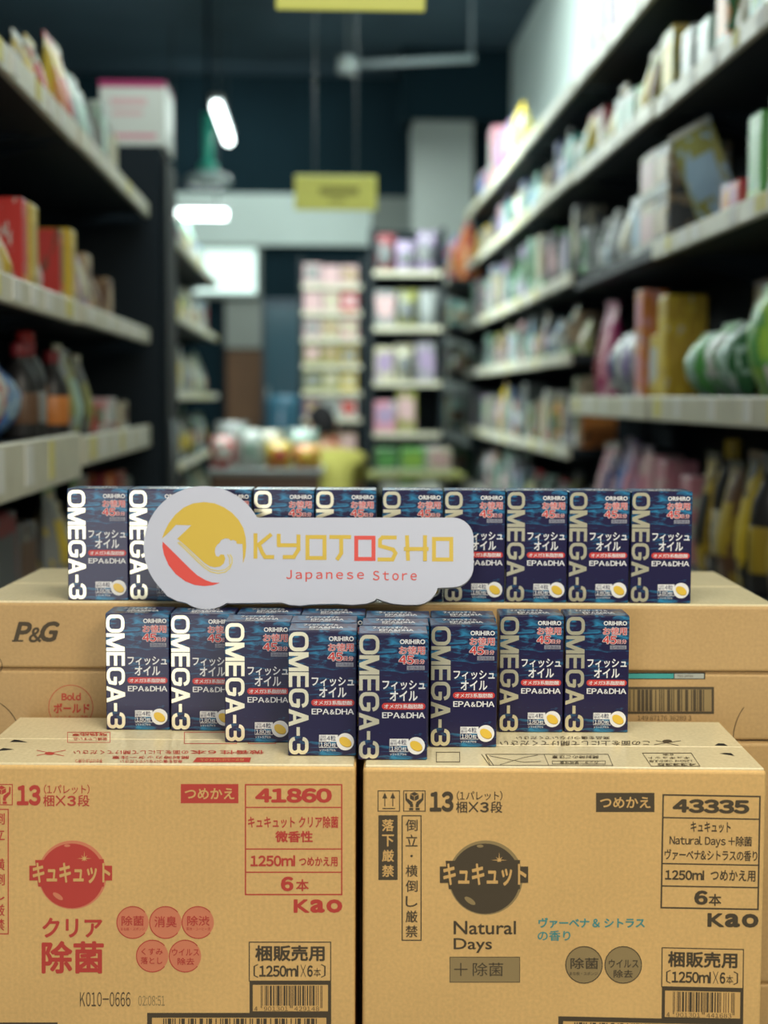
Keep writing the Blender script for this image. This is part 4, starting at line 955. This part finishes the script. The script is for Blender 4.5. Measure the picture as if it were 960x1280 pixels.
for k in (2, 3, 4, 5):
    un, v0, v1 = RUN[k]; zs = ZS[k]; u = 0.83 if k == 5 else 0.95
    for j, z in enumerate(zs[::-1][:6]):
        hmax = 0.26 if j == 0 else (zs[::-1][j - 1] - z - 0.07)
        if j == 0 and k == 2: continue
        if j == 0 and k == 3: v0 = 7.75
        if j == 0 and k >= 3:
            fill_shelf(1, u, v0, v1, z, rnd(('box', 'bag', 'pouch'), ('pink', 'pale pink', 'orange', 'white', 'blue', 'yellow', 'red'), h=(0.24, 0.42), w=(0.13, 0.24), d=(0.12, 0.2)), LV[j], un, GN, parts=2); v0 = RUN[k][1]; continue
        fill_shelf(1, u, v0, v1, z, rnd(('box', 'pouch', 'bottle', 'box'), MUT2 if j in (1, 4) else MUT, h=(hmax * 0.5, hmax * 0.95), w=(0.08, 0.15), accents=MUT + ('dim grey', 'dark green', 'pale pink', 'brown', 'mint')), LV[j], un, GN, parts=2 if k > 2 else 3)
# the hand towels box standing proud on the third unit's lower shelf is part of the random run above

# ---- left side
LG = 'goods on the left shelves'
shelf_unit(-1, -0.60, 2.2, 3.68, [0.45, 0.85, 1.235, 1.555, 1.985], 'black shelving unit nearest at left with cream price rails', top=2.1, rails={1.235: 0.11, 1.555: 0.055, 1.985: 0.055})
shelf_unit(-1, -0.60, 3.72, 5.18, [0.45, 0.85, 1.225, 1.555, 1.985], 'second black shelving unit at left, colourful packs on top', top=2.1, rails={1.225: 0.075, 1.555: 0.05, 1.985: 0.05})
un = 'nearest left unit'
fill_shelf(-1, -0.6, 2.80, 3.68, 1.985, [('box', .14, .1, .05, 'white', 'grey', 'cream'), ('box', .13, .1, .05, 'cream', 'grey', 'white'), ('box', .13, .1, .06, 'grey', 'white', 'white'), ('gap', .1), ('pouch', .12, .08, .15, 'cream', 'yellow', 'white'), ('pouch', .11, .08, .17, 'cream', 'red', 'yellow'), ('pouch', .11, .08, .18, 'yellow', 'red', 'orange')], 'top', un, LG)
fill_shelf(-1, -0.6, 2.78, 3.68, 1.555, [('jar', .10, .10, .137, 'brown', 'dim grey', 'silver', 2), ('jar', .10, .10, .137, 'brown', 'dark red', 'silver', 2), ('gap', .03), ('pouch', .09, .07, .12, 'cream', 'mustard', 'white'), ('gap', .09), ('box', .06, .09, .20, 'red', 'red', 'orange'), ('box', .085, .09, .20, 'yellow', 'mustard', 'gold'),
    ('pouch', .10, .08, .15, 'cream', 'pale pink', 'white')], 'second-highest', un, LG)
fill_shelf(-1, -0.6, 2.78, 3.68, 1.235, [('bag', .18, .11, .20, 'orange', 'lime', 'green'), ('bag', .18, .12, .19, 'red', 'white', 'blue'), ('bag', .14, .12, .17, 'blue', 'light blue', 'white'), ('bottle', .09, .09, .215, 'black', 'brown', 'dark red'), ('bottle', .09, .09, .22, 'black', 'grey', 'dark red'), ('bottle', .10, .1, .25, 'black', 'orange', 'red'), ('pouch', .11, .09, .23, 'dim grey', 'cream', 'white')], 'third-highest', un, LG)
goods('pouch', .22, .05, .11, 'blue', 'navy', 'navy', -0.70, 2.72, 1.41 + 0.035, R(90), 'flat blue pouch resting on the bag below, nearest left unit', LG) if False else None
fill_shelf(-1, -0.6, 2.45, 3.68, 0.85, [('box', .24, .2, .24, 'dark red', 'pink', 'dark red'), ('box', .24, .2, .25, 'dark red', 'brown', 'pink'), ('box', .24, .2, .24, 'dark red', 'dim grey', 'red'), ('box', .2, .2, .2, 'dim grey', 'brown', 'tan')], 'fourth-highest', un, LG)
un = 'second left unit'
fill_shelf(-1, -0.6, 3.73, 5.18, 1.985, [('pouch', .12, .08, .24, 'yellow', 'orange', 'red'), ('pouch', .12, .08, .25, 'yellow', 'red', 'cream'), ('pouch', .11, .08, .21, 'cream', 'grey', 'mint'), ('pouch', .12, .08, .22, 'silver', 'mint', 'white'), ('pouch', .12, .08, .21, 'mint', 'grey', 'white'), ('box', .11, .08, .2, 'grey', 'mint', 'olive'),
    ('pouch', .12, .08, .2, 'silver', 'olive', 'white'), ('box', .11, .08, .19, 'grey', 'cream', 'olive'), ('box', .11, .08, .18, 'olive', 'cream', 'grey')], 'top', un, LG)
fill_shelf(-1, -0.6, 3.73, 5.18, 1.555, [('box', .06, .09, .19, 'red', 'brown', 'cream'), ('box', .085, .09, .20, 'yellow', 'mustard', 'gold'), ('pouch', .11, .09, .20, 'cream', 'pale pink', 'brown'), ('pouch', .11, .09, .19, 'lilac', 'cream', 'brown'), ('box', .10, .09, .17, 'tan', 'brown', 'red'), ('pouch', .11, .09, .16, 'brown', 'tan', 'cream'), ('pouch', .11, .09, .15, 'tan', 'brown', 'cream'), ('box', .1, .09, .13, 'brown', 'tan', 'orange')], 'second-highest', un, LG)
fill_shelf(-1, -0.6, 3.73, 5.18, 1.225, [('bottle', .09, .09, .22, 'black', 'orange', 'dark red'), ('pouch', .12, .09, .24, 'grey', 'olive', 'cream'), ('pouch', .12, .09, .23, 'olive', 'mint', 'grey'), ('pouch', .12, .09, .22, 'dim grey', 'olive', 'cream'), ('gap', .08), ('box', .14, .1, .085, 'red', 'dark green', 'white'), ('box', .14, .1, .10, 'pale pink', 'white', 'grey'), ('box', .13, .1, .10, 'white', 'grey', 'red'), ('box', .13, .1, .09, 'cream', 'brown', 'white')], 'third-highest', un, LG)
fill_shelf(-1, -0.6, 3.73, 5.18, 0.85, rnd(('box', 'pouch'), ('dim grey', 'brown', 'grey', 'dark red'), h=(0.16, 0.26), w=(0.12, 0.2)), 'fourth-highest', un, LG)
# tall dark cabinet closing the row, box on top
r_ = thing_at('tall_cabinet', -1.02, 5.20, 0, 'tall dark cabinet closing the left row, white box on top', 'cabinet')
mb = MB(); mb.rbox(0, 0.47, 0, 0.42, 0.0, 2.19, K['steel'], 0.006, 1); mb.build('carcass', r_)
mb = MB(); mb.rbox(0.474, 0.486, 0.02, 0.40, 0.10, 2.16, mat('cabinet_front_dark', (0.008, 0.014, 0.020), 0.6, spec=0.2), 0.004, 1); mb.build('cabinet_door', r_)
mb = MB(); mb.tube((0.50, 0.08, 1.0), (0.50, 0.08, 1.25), 0.008, K['pipe']); mb.build('handle', r_)
r_ = thing_at('gift_box', -0.76, 5.22, 2.192, 'white box with dark pink edges on the tall dark cabinet', 'box')
mb = MB(); mb.rbox(0, 0.225, 0, 0.30, 0, 0.215, plain('white'), 0.003, 1); mb.build('body', r_)
q = Print(lambda x, y, l: Vector((x * 0.225, -l, 0.215 * (1 - y))), 0.0006)
q.rect(0.0, 0.0, 1.0, 0.075, plain('magenta')); q.rect(0.17, 0.24, 0.72, 0.36, plain('pale pink')); q.rect(0.20, 0.44, 0.66, 0.52, plain('pale pink')); q.rect(0.1, 0.80, 0.86, 0.88, plain('pink')); q.build('pink_print', r_)
mb = MB(); mb.box(-0.002, 0.227, -0.001, 0.302, 0.2155, 0.222, plain('magenta')); mb.build('lid_edge', r_)
# bottle rack farther left
shelf_unit(-1, -0.62, 5.95, 8.9, [0.40, 0.72, 1.03, 1.34, 1.68, 2.0], 'dim black rack of bottles farther along the left side', depth=0.35, top=2.1, rail=0.035)
for z, lv in ((2.0, 'top'), (1.68, 'second-highest'), (1.34, 'third-highest'), (1.03, 'fourth-highest'), (0.72, 'fifth-highest')):
    fill_shelf(-1, -0.62, 5.96, 8.9, z, rnd(('bottle', 'bottle', 'pouch', 'jar'), ('mint', 'white', 'dark green', 'grey', 'silver', 'black', 'light blue', 'cream', 'dim grey'), h=(0.17, 0.26), w=(0.07, 0.12), accents=('white', 'cream', 'yellow', 'grey', 'dark red')), lv, 'rack farther left', 'bottles on the rack farther left', parts=2, gap=(0.01, 0.05))

# ---- middle of the shop: display racks, fridge, counter, person
def rack(u0, v_, W_, D_, zs, T_, label, side_panels=True):
    r_ = thing_at('display_rack', u0, v_, 0, label, 'rack')
    for x in (0.0, W_ - 0.02):
        mb = MB(); mb.box(x, x + 0.02, 0.0, D_, 0, T_, K['board']); mb.build('side_panel', r_)
    mb = MB(); mb.box(0.02, W_ - 0.02, D_ - 0.015, D_, 0.05, T_, K['steel']); mb.build('back_panel', r_)
    for z in zs:
        mb = MB(); mb.box(0.021, W_ - 0.021, 0.0, D_ - 0.016, z - 0.018, z, K['board']); mb.box(0.021, W_ - 0.021, -0.008, 0.0, z - 0.026, z + 0.006, K['rail']); mb.build('shelf', r_)
    return r_
def rack_fill(u0, v_, W_, z, f_, level, rackname, group, hfix=None):
    x = 0.03; k = 0
    while True:
        kind, w_, d_, h_, c1, c2, c3 = f_()
        if x + w_ > W_ - 0.03: break
        desc = f"{c1} and {c2} {KINDNAME[kind][1]}" if c1 != c2 else f"{c1} {KINDNAME[kind][1]}"
        goods(kind, w_, d_, h_, c1, c2, c3, u0 + x, v_ + 0.015, z + 0.0008, 0, f"{desc}, {ORD[k].replace('nearest', 'first')} from left, {level} shelf, {rackname}", group, parts=2)
        x += w_ + 0.008; k += 1
zs = [0.45, 0.72, 0.98, 1.20, 1.36, 1.52, 1.68, 1.84, 2.0]
rack(-0.13, 9.0, 0.40, 0.28, zs, 2.17, 'tall display rack of pink and yellow packs in the aisle centre')
for z, cols, lv in ((2.0, ('pale pink', 'pink', 'pale pink'), 'top'), (1.84, ('pale pink', 'red', 'pale pink'), 'second-highest'), (1.68, ('pale pink', 'cream', 'pink'), 'third-highest'), (1.52, ('olive', 'mustard', 'olive'), 'fourth-highest'),
                    (1.36, ('olive', 'yellow', 'olive'), 'fifth-highest'), (1.20, ('lilac', 'white', 'purple'), 'sixth-highest'), (0.98, ('cream', 'olive', 'tan'), 'seventh-highest'), (0.72, ('brown', 'grey', 'tan'), 'eighth-highest')):
    rack_fill(-0.13, 9.0, 0.40, z, rnd(('box',), cols, w=(0.10, 0.106), h=(0.115, 0.13), d=(0.1, 0.12), accents=('cream', 'pale pink', 'tan', 'red', 'grey')), lv, 'centre rack', 'packs on the centre rack')
zs = [0.45, 0.80, 1.12, 1.42, 1.74, 2.06]
rack(0.29, 8.7, 0.44, 0.28, zs, 2.32, 'display rack with pink goods standing right of the centre rack')
for z, cols, lv in ((2.06, ('pale pink', 'dark red', 'lilac'), 'top'), (1.74, ('dark green', 'olive', 'grey'), 'second-highest'), (1.42, ('pink', 'grey', 'cream'), 'third-highest'), (1.12, ('pink', 'dim grey', 'olive'), 'fourth-highest'), (0.80, ('green', 'grey', 'dark green'), 'fifth-highest')):
    rack_fill(0.29, 8.7, 0.44, z, rnd(('box', 'pouch'), cols, w=(0.10, 0.14), h=(0.17, 0.25), d=(0.1, 0.12), accents=('grey', 'pale pink', 'dim grey', 'lilac')), lv, 'right-hand rack', 'packs on the right-hand rack')
r_ = thing_at('drinks_fridge', -0.44, 11.2, 0, 'tall fridge with bluish glass door in front of the far wall', 'fridge')
mb = MB(); mb.rbox(0, 0.34, 0.02, 0.42, 0, 2.06, mat('fridge_dark', (0.03, 0.05, 0.07), 0.4), 0.01, 1); mb.build('cabinet_body', r_)
mb = MB(); mb.rbox(0.03, 0.31, 0.0, 0.018, 0.25, 2.0, mat('fridge_blue_glass', (0.035, 0.09, 0.12), 0.15), 0.004, 1); mb.build('glass_door', r_)
mb = MB(); mb.tube((0.045, -0.02, 0.9), (0.045, -0.02, 1.4), 0.01, K['pipe']); mb.build('handle', r_)
r_ = thing_at('water_jug', -0.26, 10.85, 0, 'translucent blue water jug on a stand before the fridge', 'jug')
mb = MB(); mb.rbox(-0.14, 0.14, -0.14, 0.14, 0, 0.98, plain('grey'), 0.02, 2); mb.build('stand', r_)
mb = MB(); mb.lathe([(0.03, 0.98), (0.04, 1.0), (0.13, 1.06), (0.135, 1.1), (0.13, 1.16), (0.135, 1.22), (0.13, 1.30), (0.12, 1.33), (0.0, 1.34)], mat('jug_blue', (0.08, 0.22, 0.32), 0.15), 20); mb.build('bottle', r_)
# counter with bags
r_ = thing_at('counter', -0.56, 7.35, 0, 'low counter in mid aisle with bags heaped on it', 'counter')
mb = MB(); mb.rbox(0, 0.58, 0, 0.50, 0.94, 0.97, plain('grey'), 0.004, 1); mb.build('counter_top', r_)
mb = MB(); mb.box(0.02, 0.56, 0.02, 0.48, 0.0, 0.94, plain('brown')); mb.build('carcass', r_)
bagspec = [(0.01, .13, .20, 'red', 'white', 'white', 'red and white'), (0.15, .13, .24, 'white', 'mint', 'green', 'tall pale'), (0.29, .13, .17, 'yellow', 'red', 'red', 'yellow and red'), (0.43, .13, .15, 'orange', 'yellow', 'red', 'orange')]
for x, w_, h_, a, b, c_, nm in bagspec:
    goods('bag', w_, .12, h_ * 0.82, a, b, c_, -0.56 + x, 7.40, 0.971, 0, f'{nm} bag standing in the front row on the mid-aisle counter', 'bags on the counter')
for x, w_, h_, a, b, c_, nm in ((0.02, .17, .27, 'grey', 'white', 'silver', 'large grey'), (0.21, .16, .22, 'cream', 'olive', 'white', 'cream'), (0.39, .16, .23, 'mint', 'grey', 'white', 'mint')):
    goods('bag', w_, .12, h_ * 0.85, a, b, c_, -0.56 + x, 7.62, 0.971, 0, f'{nm} bag standing in the back row on the mid-aisle counter', 'bags on the counter')
# low table right of the person
r_ = thing_at('low_table', 0.26, 7.7, 0, 'low dark table with green packs right of the seated person', 'table')
mb = MB(); mb.rbox(0, 0.50, 0, 0.4, 0.90, 0.93, plain('olive'), 0.004, 1); mb.build('table_top', r_)
for x in (0.02, 0.44):
    for y in (0.02, 0.34):
        mb = MB(); mb.box(x, x + 0.04, y, y + 0.04, 0, 0.90, K['steel']); mb.build('leg', r_)
for k, (x, a, b) in enumerate(((0.03, 'dark green', 'green'), (0.17, 'green', 'lime'), (0.31, 'cream', 'pale pink'))):
    goods('box', .12, .12, .13, a, b, 'white', 0.26 + x, 7.75, 0.931, 0, ('dark green box at the left', 'brighter green box in the middle', 'cream box at the right')[k] + ' of the low table', 'boxes on the low table')
# seated person in yellow
r_ = thing_at('stool', 0.10, 8.42, 0, 'round stool under the person in yellow', 'stool')
mb = MB(); mb.lathe([(0.0, 0.42), (0.16, 0.425), (0.165, 0.45), (0.15, 0.462), (0.0, 0.464)], plain('brown'), 20); mb.build('seat', r_)
for a in range(4):
    mb = MB(); mb.tube((0.09 * math.cos(a * 1.571 + .78), 0.09 * math.sin(a * 1.571 + .78), 0.42), (0.14 * math.cos(a * 1.571 + .78), 0.14 * math.sin(a * 1.571 + .78), 0.0), 0.012, K['steel'], 8); mb.build('leg', r_)
def skinned(name, pts, edges, m, parent, root_i=0, sub=2):
    me = bpy.data.meshes.new(name); me.from_pydata([p[:3] for p in pts], edges, [])
    o = bpy.data.objects.new(name, me); C.objects.link(o); me.materials.append(m); o.parent = parent
    s_ = o.modifiers.new('skin', 'SKIN'); s_.use_smooth_shade = True; b_ = o.modifiers.new('sub', 'SUBSURF'); b_.levels = sub; b_.render_levels = sub
    for i, p in enumerate(pts):
        sv = me.skin_vertices[0].data[i]; sv.radius = (p[3], p[4] if len(p) > 4 else p[3]); sv.use_root = (i == root_i)
    return o
skin = mat('skin', (0.48, 0.27, 0.18), 0.5); yel = mat('yellow_shirt', (0.36, 0.33, 0.07), 0.8); trou = mat('dark_trousers', (0.03, 0.035, 0.05), 0.8); hairm = mat('black_hair', (0.012, 0.011, 0.012), 0.85, spec=0.15)
pz = thing_at('person', 0.10, 8.42, 0, 'person with short black hair in a yellow shirt, seated and bent forward', 'person', None, R(-68))
# facing left (-x) and a little towards the camera, bent over the counter's end
B_ = [(0.0, 0, 0.60, .13, .15), (-0.03, 0, 0.72, .11, .15), (-0.09, 0, 0.88, .11, .17), (-0.13, 0, 0.98, .09, .17), (-0.17, 0, 1.04, .048), (-0.20, 0, 1.09, .05),
      (-0.12, -0.18, 0.96, .052), (-0.20, -0.21, 0.78, .042), (-0.38, -0.17, 0.80, .032), (-0.12, 0.18, 0.96, .052), (-0.20, 0.21, 0.78, .042), (-0.38, 0.16, 0.80, .032)]
skinned('body', [(x, y, z, *([r * (0.68 if i < 4 else 0.86) for r in rr])) for i, (x, y, z, *rr) in enumerate(B_)], [(0, 1), (1, 2), (2, 3), (3, 4), (4, 5), (3, 6), (6, 7), (7, 8), (3, 9), (9, 10), (10, 11)], skin, pz)
skinned('shirt', [(*p[:3], *[r * 1.04 for r in p[3:]]) for p in B_[:3]] + [(-0.13, 0, 0.985, .115, .20)] + [(-0.12, -0.18, 0.96, .062), (-0.18, -0.205, 0.83, .056), (-0.12, 0.18, 0.96, .062), (-0.18, 0.205, 0.83, .056), (-0.158, 0, 1.035, .066)], [(0, 1), (1, 2), (2, 3), (3, 4), (4, 5), (3, 6), (6, 7), (3, 8)], yel, pz)
skinned('trousers', [(0.0, 0, 0.60, .115, .15), (-0.14, -0.10, 0.575, .085), (-0.40, -0.13, 0.53, .065), (-0.40, -0.13, 0.12, .05), (-0.14, 0.10, 0.575, .085), (-0.40, 0.13, 0.53, .065), (-0.40, 0.13, 0.12, .05)],
        [(0, 1), (1, 2), (2, 3), (0, 4), (4, 5), (5, 6)], trou, pz)
for sy in (-1, 1):
    skinned('shoe', [(-0.38, sy * 0.13, 0.045, .042), (-0.52, sy * 0.13, 0.035, .034)], [(0, 1)], plain('black'), pz)
    hx, hy, hz = -0.40, sy * 0.165, 0.80
    pts = [(hx, hy, hz, .026, .016), (hx - 0.07, hy, hz, .036, .014)]; ed = [(0, 1)]
    for k in range(4):
        yy = hy + (k - 1.5) * 0.02; ln = (0.052, 0.064, 0.068, 0.056)[k]; b0 = len(pts)
        pts += [(hx - 0.08, yy, hz, .0095), (hx - 0.08 - ln * 0.55, yy, hz - 0.006, .009), (hx - 0.08 - ln, yy, hz - 0.026, .0078)]; ed += [(1, b0), (b0, b0 + 1), (b0 + 1, b0 + 2)]
    b0 = len(pts); pts += [(hx - 0.03, hy - sy * 0.035, hz, .010), (hx - 0.065, hy - sy * 0.06, hz - 0.012, .0088)]; ed += [(0, b0), (b0, b0 + 1)]
    skinned('hand', pts, ed, skin, pz, 0, 1)
mb = MB()
def headv(rr, m, keep=None, sc_=(1, 1, 1)):
    bm = bmesh.new(); bmesh.ops.create_uvsphere(bm, u_segments=28, v_segments=20, radius=1)
    X = Matrix.Translation((-0.235, 0, 1.165)) @ Matrix.Rotation(R(-28), 4, 'Y')
    if keep: bmesh.ops.delete(bm, geom=[p for p in bm.verts if not keep(p.co)], context='VERTS')
    for p in bm.verts:
        c_ = p.co.copy(); jaw = 1 - 0.22 * max(0, -c_.z); p.co = Vector((c_.x * 0.095 * rr * (1 - 0.10 * max(0, -c_.z)), c_.y * 0.075 * rr * jaw, c_.z * 0.115 * rr))
        if not keep:
            if c_.x < -0.85 and -0.35 < c_.z < 0.15 and abs(c_.y) < 0.16: p.co.x -= 0.018                      # nose
            if c_.x < -0.6 and 0.02 < c_.z < 0.30 and 0.2 < abs(c_.y) < 0.55: p.co.x += 0.007                 # eye sockets
            if c_.x < -0.6 and -0.62 < c_.z < -0.48 and abs(c_.y) < 0.3: p.co.x -= 0.004                      # lips
        p.co = X @ p.co
    vs = [p.co.copy() for p in bm.verts]; bm.verts.index_update(); fs = [[q.index for q in g.verts] for g in bm.faces]; bm.free(); return vs, fs, X
vs, fs, HX = headv(1.0, skin); mb.add(vs, fs, skin, True)
for sy in (-1, 1):
    e_ = [HX @ Vector((0.005 + 0.016 * math.cos(a), sy * 0.077, -0.005 + 0.028 * math.sin(a))) for a in [k * math.pi / 5 for k in range(10)]]
    e2 = [HX @ Vector((0.012 + 0.012 * math.cos(a), sy * 0.088, -0.003 + 0.026 * math.sin(a))) for a in [k * math.pi / 5 for k in range(10)]]
    mb.add(e_ + e2, [(k, (k + 1) % 10, (k + 1) % 10 + 10, k + 10) for k in range(10)] + [tuple(range(10, 20))], skin, True)
hd = mb.build('head', pz)
for sy in (-1, 1):
    mb = MB(); p_ = HX @ Vector((-0.082, sy * 0.030, 0.012)); vs = [p_ + Vector((0.006 * math.cos(a) * math.cos(b), 0.011 * math.sin(a) * math.cos(b), 0.006 * math.sin(b))) for b in (-1.2, -0.6, 0, 0.6, 1.2) for a in [k * math.pi / 4 for k in range(8)]]
    mb.add(vs, [(r0 * 8 + k, r0 * 8 + (k + 1) % 8, r0 * 8 + 8 + (k + 1) % 8, r0 * 8 + 8 + k) for r0 in range(4) for k in range(8)], plain('white'), True); mb.build('eye', hd)
mb = MB(); vs, fs, _ = headv(1.10, hairm, keep=lambda c_: c_.z > 0.30 - 0.9 * max(0, c_.x + 0.25) or (c_.x > 0.0 and c_.z > -0.72)); mb.add(vs, fs, hairm, True); mb.build('hair', pz)
